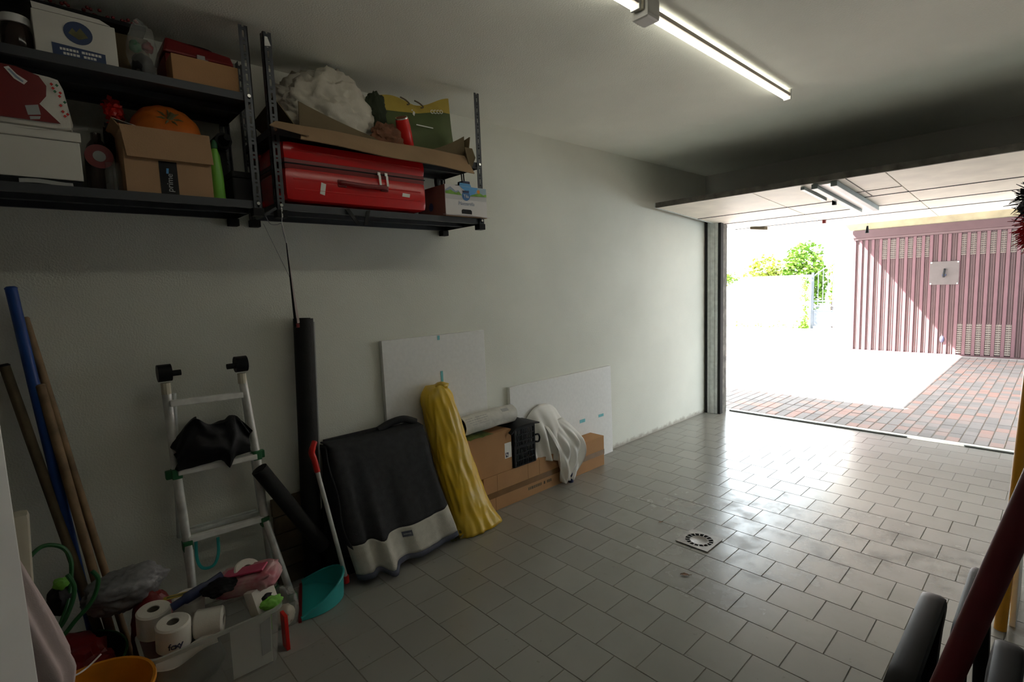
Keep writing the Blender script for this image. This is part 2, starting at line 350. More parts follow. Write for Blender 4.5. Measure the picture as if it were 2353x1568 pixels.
# roof of our garage; the left run is added to shade the sill
struct(obj('roof', box(BM(), (-9.0, -1.5, H+0.025), (7.0, 5.86, 2.80)), M_conc))
# unseen overhead slab, added to shade the court's right and facing door
struct(obj('shade_canopy', box(BM(), (-0.50, 5.87, 2.83), (7.0, 12.9, 2.935)), M_conc))

floor = struct(obj('floor', box(BM(), (0, -0.75, -0.02), (W, 5.83, -0.0022)), M_grout))
def tile_bm(sx, sy, th=0.0095, bev=0.0012):
    bm = BM(); box(bm, (-sx/2, -sy/2, -th), (sx/2, sy/2, 0), 0)
    top = [e for e in bm.edges if all(v.co.z > -1e-6 for v in e.verts)]
    bmesh.ops.bevel(bm, geom=top, offset=bev, segments=1, affect='EDGES'); return bm
G = 0.0028
tiles = []
for r in range(-12, 21):
    y0 = 1.619 + 0.2*r; y1 = y0 + 0.2
    y0c, y1c = max(y0, -0.75), min(y1, 5.83)
    if y1c - y0c < 0.02: continue
    off = 0.607 + (0.0 if r % 2 else 0.1)
    c0 = -5
    for c in range(-5, 15):
        x0 = off + 0.2*c; x1 = x0 + 0.2; x0c, x1c = max(x0, 0.0), min(x1, W)
        if x1c - x0c < 0.02: continue
        cx, cy = (x0c+x1c)/2, (y0c+y1c)/2
        z = seen((cx, cy, 0), 0.04); tiles.append((z if z else 99, cx, cy, x1c-x0c, y1c-y0c))
tiles.sort()
rest = BM(); cache = {}
for i, (z, cx, cy, sx, sy) in enumerate(tiles):
    dz = random.uniform(-0.0005, 0.0003)
    if i < 298 and z < 90:
        k = (round(sx, 3), round(sy, 3))
        if k not in cache:
            cache[k] = obj('floor_tile', tile_bm(sx-G, sy-G), M_tile, floor); cache[k].location = (cx, cy, dz)
        else: instance(cache[k], floor, (cx, cy, dz))
    else: box(rest, (cx-sx/2+G/2, cy-sy/2+G/2, -0.0095), (cx+sx/2-G/2, cy+sy/2-G/2, 0))
stuff(obj('floor_tiling', rest, M_tile, floor))

# threshold and driveway
struct(obj('trim_3', box(BM(), (-0.3, 5.835, -0.03), (W+0.3, 5.965, 0.0), 0.004), M_conc))
drive = struct(obj('driveway', box(BM(), (-16, 5.97, -0.08), (9, 40, -0.006)), M_grout))
pav = []
px_, py_ = 0.0985, 0.30
for i in range(0, 62):
    for j in range(0, 20):
        cx = -3.0 + (i+0.5)*px_; cy = 5.97 + (j+0.5)*py_
        z = seen((cx, cy, 0), 0.01)
        if z is None or cy > 11.95: z = 98
        # the lit part is blown out in the photo: nearest and right-hand pavers show
        pav.append((z + (6 if cx < 0.2 else 0), cx, cy))
pav.sort(); rest = BM(); first = None
for k, (z, cx, cy) in enumerate(pav):
    dz = random.uniform(-0.002, 0.001)
    if k < 298 and z < 90:
        if first is None: first = obj('paver', tile_bm(px_-0.007, py_-0.007, 0.03, 0.004), M_paver, drive); first.location = (cx, cy, dz)
        else: instance(first, drive, (cx, cy, dz))
    else: box(rest, (cx-px_/2+0.0035, cy-py_/2+0.0035, -0.03), (cx+px_/2-0.0035, cy+py_/2-0.0035, dz))
stuff(obj('paving', rest, M_paver, drive))
struct(obj('ground', box(BM(), (-16, 11.97, -0.004), (9, 40, 0.0)), mat('pale_asphalt', (0.5, 0.49, 0.47), 0.9, var=0.08)))

# door stop bars at the sill
def stop_bar(x0, x1, label):
    t = thing('door_stop_bar', label, 'metal bar', ((x0+x1)/2, 5.85, 0))
    bm = BM(); box(bm, (x0, 5.838, 0.0), (x1, 5.868, 0.016), 0.003); obj('bar', bm, M_galv, t)
    bm = BM(); box(bm, (x0+0.01, 5.832, 0.0), (x1-0.01, 5.838, 0.005)); obj('rubber_seal', bm, M_blackr, t)
stop_bar(0.19, 1.87, 'long low metal bar along the left of the door sill')
stop_bar(2.27, 2.88, 'short low metal bar along the right of the door sill')

# ------------------------------------------------------------------ overhead door
door = sroot('door_1', (1.5, 5.4, 2.2))
def pz(y): return 2.255 - 0.0714*(y - 4.43)
def slab(x0, x1, y0, y1, d0, d1, bev=0.0, bm=None):
    bm = bm or BM()
    return hexa(bm, [(x0,y0,pz(y0)+d0),(x1,y0,pz(y0)+d0),(x1,y1,pz(y1)+d0),(x0,y1,pz(y1)+d0),(x0,y0,pz(y0)+d1),(x1,y0,pz(y0)+d1),(x1,y1,pz(y1)+d1),(x0,y1,pz(y1)+d1)], bev)
X0, X1 = 0.10, 2.88
obj('backing', slab(X0, X1, 4.44, 6.70, 0.012, 0.026), M_grime, door)
for y0, y1 in ((4.445, 5.24), (5.262, 5.725), (5.745, 6.17), (6.188, 6.69)):
    for a, b in ((X0, 0.985), (0.988, 1.90), (1.903, X1)):
        obj('panel', slab(a+0.004, b, y0, y1, -0.008, 0.010, 0.002), M_cream, door)
for y in (5.251, 5.735, 6.179): obj('seal_strip', slab(X0+0.002, X1-0.002, y-0.0075, y+0.0075, -0.011, 0.008), M_blackr, door)
obj('front_edge', slab(X0, X1, 4.425, 4.443, -0.012, 0.034), M_grime, door)
obj('side_edge', slab(X0-0.012, X0, 4.425, 6.70, -0.012, 0.034), M_galv, door)
obj('side_edge', slab(X1, X1+0.012, 4.425, 6.70, -0.012, 0.034), M_galv, door)
for x in (1.455, 1.585): obj('rail', slab(x-0.022, x+0.022, 4.46, 5.735, -0.05, -0.012, 0.003), M_rail, door)
obj('rail_cover', slab(1.478, 1.562, 4.47, 5.72, -0.024, -0.012), M_white, door)
obj('arm', slab(1.345, 1.372, 4.50, 5.06, -0.035, -0.012), M_rail, door)
bm = BM(); box(bm, (1.41, 5.06, pz(5.08)-0.075), (1.437, 5.10, pz(5.08)-0.01), 0.004); obj('handle', bm, M_black, door)
bm = BM(); slab(1.66, 1.664, 4.46, 5.24, -0.012, -0.008, 0, bm); slab(1.60, 1.90, 5.0, 5.004, -0.012, -0.008, 0, bm); obj('seam', bm, M_grime, door)
bm = BM(); hexa(bm, [(0.30,6.10,2.10),(0.42,6.20,2.085),(0.44,6.24,2.085),(0.30,6.2,2.10),(0.30,6.10,2.125),(0.42,6.20,2.125),(0.44,6.24,2.125),(0.30,6.2,2.125)]); obj('latch', bm, M_woodd, door)
bm = BM(); box(bm, (1.02, 6.165, 2.085), (1.05, 6.20, 2.125), 0.004); obj('hook', bm, M_redd, door)
cord = thing('pull_cord', 'thin white pull cord with dark toggle hanging from the raised door', 'cord', (1.44, 6.1, 2.13))
obj('string', cyl(BM(), (1.441, 6.1, 2.127), (1.44, 6.1, 2.005), 0.002, seg=6), M_white, cord)
bm = BM(); cyl(bm, (1.44, 6.1, 2.01), (1.438, 6.1, 1.94), 0.008, 0.017, 10); obj('toggle', bm, M_bag, cord)

# left guide post of the door
post = thing('guide_post', 'galvanised steel door guide post standing at the left wall', 'post', (0.08, 5.64, 0))
obj('channel', box(box(BM(), (0.035, 5.605, 0.0), (0.115, 5.66, 2.175), 0.003), (0.06, 5.598, 0.0), (0.068, 5.606, 2.175)), M_galv, post)
obj('side_seal', box(BM(), (0.012, 5.60, 0.0), (0.034, 5.66, 2.175)), M_blackr, post)
obj('flange', box(BM(), (0.116, 5.615, 0.0), (0.15, 5.665, 2.175), 0.002), M_galv, post)
obj('edge_seal', box(BM(), (0.151, 5.62, 0.0), (0.182, 5.685, 2.175), 0.004), M_blackr, post)
post2 = thing('guide_post', 'galvanised steel door guide post at the right side of the opening', 'post', (2.95, 5.59, 0))
obj('channel', box(BM(), (2.90, 5.56, 0.0), (3.0, 5.615, 2.1), 0.003), M_galv, post2)
obj('edge_seal', box(BM(), (2.885, 5.57, 0.0), (2.899, 5.61, 2.1)), M_blackr, post2)

# ------------------------------------------------------------------ opposite garage
NY = 12.05
ng = thing('opposite_garage', 'white rendered garage building across the paved court', 'building', (1.5, NY, 0))
obj('side_pier', box(BM(), (-0.44, NY, 0), (-0.115, NY+0.25, 2.45)), M_white_ext, ng)
obj('side_wall', box(BM(), (-0.44, NY+0.25, 0), (-0.24, 15.5, 2.75)), M_white_ext, ng)
obj('front_wall', box(BM(), (2.9, NY, 0), (6.5, NY+0.25, 2.45)), M_white_ext, ng)
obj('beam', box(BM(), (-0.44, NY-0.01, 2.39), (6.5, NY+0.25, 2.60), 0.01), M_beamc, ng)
obj('roof_slab', box(BM(), (-0.44, NY-0.01, 2.602), (6.8, 16, 2.80), 0.01), M_white_ext, ng)
nd = sroot('door_2', (1.3, NY, 0))
obj('leaf_panel', box(BM(), (-0.115, NY+0.03, 0.0), (2.9, NY+0.05, 2.27)), M_mauve, nd)
obj('header_rail', box(BM(), (-0.13, NY-0.035, 2.235), (2.95, NY+0.03, 2.385), 0.008), M_mauved, nd)
obj('header_trim', box(BM(), (-0.10, NY-0.02, 2.195), (2.9, NY+0.03, 2.234), 0.004), M_mauve, nd)
obj('bottom_rail', box(BM(), (-0.1, NY-0.02, 0.0), (2.9, NY+0.03, 0.025)), M_mauved, nd)
ribs = [-0.095, 0.01, 0.106, 0.21, 0.335, 0.464, 0.60, 0.732, 0.858, 0.985, 1.10, 1.225, 1.355, 1.49, 1.612, 1.74, 1.866, 1.993, 2.118, 2.245, 2.37, 2.495, 2.62, 2.75]
for x in ribs:
    bm = BM(); hexa(bm, [(x-0.022,NY-0.002,0.027),(x+0.022,NY-0.002,0.027),(x+0.026,NY+0.03,0.027),(x-0.026,NY+0.03,0.027),(x-0.022,NY-0.002,2.19),(x+0.022,NY-0.002,2.19),(x+0.026,NY+0.03,2.19),(x-0.026,NY+0.03,2.19)]); obj('rib', bm, M_mauver, nd)
for a, b in zip(ribs, ribs[1:]):
    bm = BM(); 
    for t in (0.40, 0.64):
        c = a + (b-a)*t; box(bm, (c-0.006, NY+0.018, 0.027), (c+0.006, NY+0.03, 2.19))
    obj('crease', bm, M_mauve, nd)
def louvre(i, z0, z1):
    a, b = ribs[i]+0.028, ribs[i+1]-0.028
    bm = BM(); n = int((z1-z0)/0.036)
    box(bm, (a, NY+0.026, z0), (b, NY+0.0285, z1))
    for k in range(n):
        z = z0 + (k+0.15)*(z1-z0)/n; hexa(bm, [(a,NY-0.006,z),(b,NY-0.006,z),(b,NY+0.026,z+0.012),(a,NY+0.026,z+0.012),(a,NY-0.004,z+0.005),(b,NY-0.004,z+0.005),(b,NY+0.026,z+0.022),(a,NY+0.026,z+0.022)])
    stuff(obj('louvre', bm, M_louv, nd))
for i in (4, 5, 6, 7, 8, 9, 13, 14, 15, 16, 17, 18, 19, 20): louvre(i, 1.80, 2.17)
for i in (13, 14, 15, 16, 17, 18): louvre(i, 0.05, 0.585)
lp_ = obj('lock_plate', box(BM(), (1.095, NY-0.012, 1.285), (1.505, NY-0.004, 1.705), 0.004), M_plate, nd)
for x in (1.115, 1.487):
    for z in (1.305, 1.685): obj('plate_bolt', cyl(BM(), (x, NY-0.018, z), (x, NY-0.012, z), 0.014, seg=10), M_bolt, lp_)
bm = BM(); tube(bm, spline([(1.305,NY-0.012,1.56),(1.31,NY-0.055,1.55),(1.30,NY-0.055,1.46),(1.30,NY-0.05,1.42)]), 0.016, 10); obj('door_handle', bm, M_bag, lp_)
bm = BM(); lathe(bm, (1.302, NY-0.02, 1.44), [(0.02,0),(0.03,0.01),(0.03,0.03)], 12); obj('lock_cylinder', bm, M_navy, lp_)
bm = BM(); blob(bm, (1.315, NY-0.01, 0.295), (0.035, 0.025, 0.065), 0.02, sub=2); obj('lower_lock', bm, M_inkd, nd)

# far boundary: pale wall, gate, garden
fw = thing('boundary_wall', 'sunlit white wall with ivy at its foot beyond the court', 'wall', (-4.5, 16.6, 0))
obj('masonry', box(BM(), (-8.5, 16.5, 0), (-2.26, 16.7, 1.53)), M_white_ext, fw)
obj('coping', box(BM(), (-8.5, 16.47, 1.53), (-2.24, 16.73, 1.565), 0.005), M_conc, fw)
def leaves(bm, n, fn, s=0.07, seed=1):
    R = random.Random(seed)
    for _ in range(n):
        p = V(fn(R)); a = R.uniform(0, 2*pi); b = R.uniform(-0.9, 0.9); k = s*R.uniform(0.6, 1.3)
        d = V((cos(a)*cos(b), sin(a)*cos(b), sin(b))); u = d.cross(V((R.uniform(-1,1),R.uniform(-1,1),1))).normalized()*k*0.45
        q = [bm.verts.new(c) for c in (p-d*k*0.5, p+u, p+d*k*0.5+V((0,0,-0.15*k)), p-u)]; bm.faces.new(q)
    return bm
bm = leaves(BM(), 700, lambda R: (R.choice([R.uniform(-5.2,-2.3), R.gauss(-2.36,0.05)]), 16.46-abs(R.gauss(0,0.03)), abs(R.gauss(0,0.09))), 0.06, 3)
leaves(bm, 500, lambda R: (R.gauss(-2.35,0.06), 16.46-abs(R.gauss(0,0.03)), R.uniform(0,1.5)), 0.06, 4)
leaves(bm, 500, lambda R: (R.gauss(-4.75,0.2), 16.46-abs(R.gauss(0,0.05)), 1.55+R.gauss(0,0.09)), 0.08, 5)
stuff(obj('ivy', bm, M_leaf, fw))
gt = thing('garden_gate', 'blue-grey metal gate with vertical bars beside the boundary wall', 'gate', (-1.3, 16.55, 0))
for x in (-2.19, -0.62): obj('gate_post', box(BM(), (x-0.03, 16.52, 0), (x+0.03, 16.58, 1.62), 0.004), M_gate, gt)
obj('lower_panel', box(BM(), (-2.16, 16.54, 0.07), (-0.65, 16.56, 0.51)), M_gate, gt)
for z in (0.53, 0.66, 0.80): obj('gate_rail', box(BM(), (-2.16, 16.53, z-0.018), (-0.65, 16.57, z+0.018)), M_gate, gt)
for i in range(12):
    x = -2.05 + i*0.125; zt = 1.55 + 0.4*sin(pi*min(1, (x+2.19)/1.57))
    obj('bar', cyl(BM(), (x, 16.55, 0.66), (x, 16.55, zt), 0.012, seg=8), M_gate, gt)
obj('top_rail', tube(BM(), [(-2.19+1.57*t, 16.55, 1.50+0.4*sin(pi*t)) for t in [k/16 for k in range(17)]], 0.018, 8), M_gate, gt)
for i in range(7):
    c = (-2.05+i*0.21, 16.55, 0.595); obj('scroll', tube(BM(), [(c[0]+0.08*cos(a)*(1-a/14), 16.55, c[2]+0.045*sin(a)*(1-a/14)) for a in [k*0.5 for k in range(20)]], 0.008, 6), M_gate, gt)
def shrub(c, r, h, label, m, n=2600, s=0.13, seed=1):
    t = thing('shrub', label, 'shrub', (c[0], c[1], 0), 'shrubs behind the gate')
    def fn(R):
        while True:
            p = V((R.uniform(-1,1), R.uniform(-1,1), R.uniform(-1,1)))
            if p.length < 1 and p.length > 0.35: break
        k = 1 + 0.35*noise.noise(p*2.1+V((seed,0,0)))
        return (c[0]+p.x*r*k, c[1]+p.y*r*k, h*0.55+p.z*h*0.45*k)
    stuff(obj('foliage', leaves(BM(), n, fn, s, seed), m, t))
    bm = BM()
    for k in range(5):
        a = k*1.3; tube(bm, [(c[0]+0.1*cos(a), c[1]+0.1*sin(a), 0), (c[0]+r*0.3*cos(a), c[1]+r*0.3*sin(a), h*0.4), (c[0]+r*0.5*cos(a), c[1]+r*0.5*sin(a), h*0.75)], [0.04,0.03,0.012], 7)
    obj('stems', bm, M_bark, t)
shrub((-1.45, 18.1), 0.7, 2.0, 'green shrub close behind the bars of the gate', M_leaf, 5200, 0.12, 2)
shrub((-3.15, 18.6), 0.72, 2.6, 'tall green shrub rising over the white boundary wall', M_leaf, 2600, 0.14, 3)
shrub((-4.75, 19.8), 0.75, 2.3, 'yellowish shrub left of the tall green one', M_leafy, 2200, 0.14, 4)
shrub((-2.0, 20.6), 0.9, 2.65, 'yellowish shrub right of the tall green one', M_leafy, 2200, 0.14, 5)
bm = BM(); tube(bm, spline([(-1.75,17.1,0),(-1.78,17.1,0.6),(-1.70,17.12,1.1),(-1.6,17.1,1.5)]), [0.10]*3+[0.09]*16, 10)
for a in range(5): tube(bm, [(-1.7,17.1,0.7+a*0.12),(-1.55-0.08*a,17.1,1.2+a*0.1)], [0.03,0.012], 6)
tag(obj('trunk', bm, M_bark), 'brown stump of branches seen through the gate bars', 'tree trunk')

# ------------------------------------------------------------------ ceiling lights
def lamp(y0, y1, label, driver_at):
    t = thing('tube_light', label, 'light', (1.563, (y0+y1)/2, H-0.06))
    obj('housing', box(BM(), (1.577, y0-0.02, H-0.040), (1.589, y1+0.01, H-0.022), 0.002), M_lamp, t)
    bm = BM(); cyl(bm, (1.563, y0+0.01, H-0.045), (1.563, y1-0.005, H-0.045), 0.0125, seg=14); obj('glowing_tube', bm, M_tube, t)
    for y in (y0-0.012, y1+0.002): obj('end_cap', box(BM(), (1.549, y-0.007, H-0.060), (1.592, y+0.007, H), 0.002), M_lampw, t)
lamp(2.02, 3.54, 'long lit fluorescent tube on the ceiling pointing at the door', 2.0)
lamp(0.35, 1.885, 'lit fluorescent tube cut off by the top edge of the photo', 1.9)
jb = thing('junction_box', 'small whitish box joining the two ceiling tubes', 'box', (1.575, 1.95, H-0.05))
bm = BM(); box(bm, (1.535, 1.905, H-0.085), (1.615, 1.998, H), 0.012); obj('cover', bm, M_lampw, jb)
bm = BM(); box(bm, (1.555, 1.893, H-0.06), (1.60, 1.904, H-0.02), 0.003); obj('connector', bm, M_ivory, jb)

# ------------------------------------------------------------------ wall shelves
def upright(x, y, z0, z1, sx, sy, par):
    """slotted angle: flange across y (facing +x) with slots, flange across x"""
    w = 0.035; t = 0.003; bm = BM()
    def flange(orient):
        def B(u0, u1, a, b):
            if orient == 'y': box(bm, (x - (t if sx > 0 else 0), y + min(sy*u0, sy*u1), a), (x + (0 if sx > 0 else t), y + max(sy*u0, sy*u1), b))
            else: box(bm, (x + min(-sx*u0, -sx*u1), y - (0 if sy > 0 else t), a), (x + max(-sx*u0, -sx*u1), y + (t if sy > 0 else 0), b))
        B(0, 0.013, z0, z1); B(0.022, w, z0, z1)
        z = z0 + 0.008
        B(0.013, 0.022, z0, z)
        while z < z1 - 0.02:
            a = min(z + 0.03, z1 - 0.004); b = min(a + 0.012, z1); B(0.013, 0.022, a, b)
            c = b + 0.006
            if c + 0.01 < z1: B(0.013, 0.022, c, c + 0.010); z = c + 0.010
            else: z = z1
    flange('y'); flange('x')
    o = obj('upright', bm, M_iron, par)
    bm = BM(); bx, by = x + sx*0.0005, y + sy*0.0175
    box(bm, (min(x-sx*0.04, x+sx*0.006), min(y-sy*0.004, y+sy*0.042), z0-0.03), (max(x-sx*0.04, x+sx*0.006), max(y-sy*0.004, y+sy*0.042), z0+0.004), 0.003)
    obj('foot', bm, M_black, par)
    return o
def tray(y0, y1, zt, par, x0=0.012, x1=0.404):
    bm = BM(); zb = zt - 0.031; t = 0.002
    box(bm, (x0, y0, zt-0.003), (x1, y1, zt))
    box(bm, (x1-t, y0, zb), (x1, y1, zt-0.003)); box(bm, (x0, y0, zb), (x0+t, y1, zt-0.003))
    box(bm, (x0+t, y0, zb), (x1-t, y0+t, zt-0.003)); box(bm, (x0+t, y1-t, zb), (x1-t, y1, zt-0.003))
    box(bm, (x1-0.02, y0, zb-0.0), (x1-t, y1, zb+0.002)); box(bm, (x0+t, y0, zb), (x0+0.02, y1, zb+0.002))
    box(bm, (0.195, y0+t, zb+0.004), (0.215, y1-t, zt-0.003))
    return obj('shelf', bm, M_shelf, par)
def bolts(pts, par):
    for p in pts:
        bm = BM(); x, y, z = p; cyl(bm, (x, y, z), (x+0.007, y, z), 0.009, 0.007, 10); obj('bolt', bm, M_bolt, par)
ua = thing('shelf_unit', 'dark slotted steel wall shelf at the left of the photo, holding a pumpkin', 'shelf', (0.2, 0.17, 1.92), 'dark steel shelves high on the wall')
ub = thing('shelf_unit', 'dark slotted steel wall shelf at the right, holding a red suitcase', 'shelf', (0.2, 1.43, 1.92), 'dark steel shelves high on the wall')
for par, ya, yb, zu in ((ua, -0.43, 0.765, 2.402), (ub, 0.825, 2.018, 2.282)):
    for x, sx in ((0.412, 1), (0.004, -1)):
        upright(x, ya, 1.922, 2.675, sx, 1, par); upright(x, yb, 1.922, 2.675, sx, -1, par)
    tray(ya+0.004, yb-0.004, 1.957, par); tray(ya+0.004, yb-0.004, zu, par)
    bolts([(0.412, ya+0.018, 1.945), (0.412, yb-0.018, 1.945), (0.412, ya+0.018, zu-0.012), (0.412, yb-0.018, zu-0.012)], par)
bm = BM(); hexa(bm, [(0.4125,0.829,2.615),(0.4125,0.855,2.62),(0.4125,0.843,2.655),(0.4125,0.832,2.655),(0.4135,0.829,2.615),(0.4135,0.855,2.62),(0.4135,0.843,2.655),(0.4135,0.832,2.655)]); obj('sticker', bm, M_inkw, ub)
for yy, dy in ((1.15, 0.055), (1.262, -0.02)):
    bm = BM(); obox(bm, (0.417, yy+dy/2, 1.915), (0.003,0,0), (0,0.010,0.002), (0, dy/2, -0.036)); obj('strap', bm, M_blackr, ub)
bm = BM(); obox(bm, (0.36, 0.793, 1.912), (0.05,0.0,0.0), (0, 0.03,0.02), (0,-0.004,0.004)); obj('brace', bm, M_iron, ub)
ZA, ZB = 1.957, 1.957

# lower left shelf
t = thing('black_tray', 'flat black tray under the white carton on the left shelf', 'tray', (0.23, -0.05, ZA)); obj('tray_body', box(BM(), (0.1, -0.3, ZA), (0.37, 0.165, ZA+0.024), 0.004), M_black, t)
tag(obj('leaflet', sheet(BM(), lambda u,v: (0.372+0.022*v, 0.0+0.14*u, ZA+0.018-0.017*v+0.003*sin(u*5)), 8, 4, 0.0012), M_grey, loc=(0.38, 0.07, ZA)), 'grey leaflet poking out under the white carton', 'leaflet')
t = thing('white_carton', 'plain white lidded carton under the red paper-roll pack', 'box', (0.23, -0.06, ZA+0.026))
obj('carton_body', box(BM(), (0.09, -0.31, ZA+0.026), (0.372, 0.172, ZA+0.16), 0.003), M_wcard, t)
obj('lid', box(BM(), (0.085, -0.315, ZA+0.161), (0.379, 0.177, ZA+0.194), 0.004), M_wcard, t)
zt = ZA+0.196
t = thing('paper_roll_pack', 'red and white wrapped paper-roll pack on the white carton', 'paper rolls', (0.23, -0.06, zt))
bm = BM()
hexa(bm, [(0.09,-0.30,zt+0.002),(0.36,-0.30,zt+0.002),(0.36,0.168,zt+0.002),(0.09,0.168,zt+0.002),(0.10,-0.29,zt+0.225),(0.352,-0.29,zt+0.222),(0.352,0.145,zt+0.19),(0.10,0.14,zt+0.195)], 0.035)
wr_ = obj('wrapper', bm, M_paper, t, smooth=True)
def fp(x, poly, m, name, par, th=0.0012):
    """flat print on a face looking along +x"""
    bm = BM(); a = [bm.verts.new((x, y, z)) for y, z in poly]; b = [bm.verts.new((x-th, y, z)) for y, z in poly]
    bm.faces.new(a); bm.faces.new(b[::-1]); n = len(a)
    for i in range(n): bm.faces.new((a[i], b[i], b[(i+1) % n], a[(i+1) % n]))
    return obj(name, bm, m, par)
fp(0.3625, [(-0.27,2.175),(-0.27,2.345),(-0.05,2.35),(0.03,2.348),(0.085,2.33),(0.102,2.30),(0.098,2.265),(0.078,2.236),(0.128,2.178)], M_redd, 'red_print', wr_)
fp(0.3640, [(0.040,2.223),(0.074,2.232),(0.078,2.2),(0.045,2.193)], M_grey, 'label', wr_); fp(0.3640, [(0.048,2.189),(0.077,2.194),(0.074,2.184),(0.049,2.179)], M_grey, 'label', wr_)
fp(0.3640, [(0.0,2.338),(0.012,2.344),(0.03,2.322),(0.055,2.305),(0.045,2.292),(0.022,2.306)], M_inkw, 'ribbon_print', wr_)
fp(0.3646, [(0.008,2.334),(0.014,2.336),(0.03,2.316),(0.045,2.303),(0.042,2.298),(0.026,2.31)], M_inkg, 'ribbon_lettering', wr_)
for y, z, mm in ((0.116,2.31,M_redb),(0.119,2.297,M_redb),(0.134,2.273,M_redb),(0.134,2.242,M_redb),(0.138,2.222,M_redb),(0.142,2.207,M_redb),(0.123,2.287,M_dkgreen),(0.130,2.309,M_dkgreen),(0.150,2.215,M_redb),(0.146,2.255,M_dkgreen),(0.137,2.285,M_redb)):
    fp(0.3625, [(y-0.005,z),(y,z+0.005),(y+0.005,z),(y,z-0.006)], mm, 'printed_motif', wr_)
obj('film_fold', sheet(BM(), lambda u,v: (0.366+0.02*v+0.008*sin(u*9), -0.25+0.45*u, zt+0.012+0.012*sin(u*7)-0.012*v), 16, 4, 0.001), M_film, t)
t = thing('bottle', 'dark bottle with round red label behind the white carton', 'bottle', (0.24, 0.232, ZA))
bm = BM(); lathe(bm, (0.24,0.232,ZA), [(0.038,0),(0.042,0.01),(0.042,0.15),(0.03,0.19),(0.016,0.21),(0.016,0.235)], 20); obj('glass', bm, M_amber, t, smooth=True)
bm = BM(); tube(bm, [(0.287,0.232,ZA+0.14),(0.280,0.232,ZA+0.14)], 0.044, 24); obj('round_label', bm, M_redd, t)
obj('label_centre', tube(BM(), [(0.289,0.232,ZA+0.14),(0.2875,0.232,ZA+0.14)], 0.02, 16), M_grey, t)
tag(obj('glass_jar', lathe(BM(), (0.30,0.268,ZA), [(0.024,0),(0.027,0.01),(0.027,0.085),(0.022,0.10),(0.024,0.115)], 18), M_film, loc=(0.30,0.268,ZA), smooth=True), 'small cloudy glass jar between dark bottle and kraft carton', 'jar')
t = thing('feather_duster', 'dark duster with a red feathered top behind the pumpkin carton', 'duster', (0.16, 0.30, ZA))
obj('stick', cyl(BM(), (0.16,0.30,ZA), (0.17,0.298,ZA+0.22), 0.008, seg=8), M_black, t)
bm = BM(); blob(bm, (0.17,0.298,ZA+0.24), (0.035,0.032,0.07), 0.5, 3, 3, 2); obj('dark_feathers', bm, M_bag, t, smooth=True)
bm = BM(); blob(bm, (0.18,0.305,ZA+0.345), (0.03,0.03,0.036), 0.45, 3.5, 3, 5); leaves(bm, 120, lambda R: (0.18+R.gauss(0,0.015), 0.305+R.gauss(0,0.015), ZA+0.345+R.gauss(0,0.018)), 0.022, 2); obj('red_feathers', bm, M_redb, t)
# kraft carton with pumpkin
t = thing('kraft_carton', 'open kraft carton with black tape holding the orange pumpkin', 'box', (0.26, 0.44, ZA))
bm = BM(); a, b, c, d, z1 = 0.13, 0.39, 0.294, 0.584, ZA+0.235
for q in (((a,c,ZA),(b,d,ZA+0.004)), ((b-0.004,c,ZA+0.004),(b,d,z1)), ((a,c,ZA+0.004),(a+0.004,d,z1)), ((a+0.004,c,ZA+0.004),(b-0.004,c+0.004,z1)), ((a+0.004,d-0.004,ZA+0.004),(b-0.004,d,z1))): box(bm, *q)
obj('carton_body', bm, M_card, t)
bm = BM(); hexa(bm, [(0.405,0.303,ZA+0.128),(0.409,0.303,ZA+0.128),(0.409,0.590,ZA+0.130),(0.405,0.590,ZA+0.130),(0.391,0.290,z1+0.01),(0.395,0.290,z1+0.01),(0.395,0.586,z1+0.012),(0.391,0.586,z1+0.012)]); obj('front_flap', bm, M_card, t)
bm = BM(); hexa(bm, [(0.14,0.27,z1+0.03),(0.38,0.27,z1+0.03),(0.38,0.294,z1),(0.14,0.294,z1),(0.14,0.272,z1+0.034),(0.38,0.272,z1+0.034),(0.38,0.297,z1+0.003),(0.14,0.297,z1+0.003)]); obj('side_flap', bm, M_card, t)
tp = obj('black_tape', box(BM(), (0.3901,0.402,ZA+0.002), (0.3912,0.462,ZA+0.126)), M_bag, t)
text('prime', 0.030, (0.3915,0.434,ZA+0.046), (0,0.05,1), (0,-1,0.05), M_grey, tp)
fp(0.3918, [(0.424,ZA+0.08),(0.432,ZA+0.08),(0.434,ZA+0.10),(0.426,ZA+0.10)], M_ltblue, 'tape_mark', tp)
tag(obj('white_paper', sheet(BM(), lambda u,v: (0.33+0.06*v, 0.275+0.075*u, z1+0.035-0.018*u-0.008*v), 4, 4, 0.001), M_inkw, loc=(0.36,0.3,z1+0.02)), 'white paper sheet on the left rim of the pumpkin carton', 'paper')
t = thing('pumpkin', 'ribbed orange pumpkin in the open kraft carton', 'pumpkin', (0.26, 0.465, ZA+0.12))
AX = V((0.80, 0.02, 0.60)).normalized(); U1 = AX.cross(V((0,1,0))).normalized(); U2 = AX.cross(U1)
bm = BM(); rings = []
for j in range(1, 16):
    th = pi*j/16; R_ = []
    for k in range(60):
        a = 2*pi*k/60; rib = 1 - 0.05*(abs(cos(a*6))**0.5 < 0.45) - 0.045*(1-abs(sin(a*6)))
        r = 0.125*sin(th)**0.85*rib; h = 0.088*cos(th) - 0.03*exp(-(r/0.03)**2)*(1 if th < 1.57 else -1)
        R_.append(V((0.262,0.465,ZA+0.268)) + (U1*cos(a)+U2*sin(a))*r + AX*h)
    rings.append(R_)
ring_strip(bm, rings); obj('flesh', bm, M_pumpkin, t, smooth=True, ang=60)
bm = BM(); c = V((0.262,0.465,ZA+0.268)); tube(bm, [c+AX*0.05, c+AX*0.072, c+AX*0.088+V((0,0.012,0.01))], [0.020,0.011,0.012], 8)
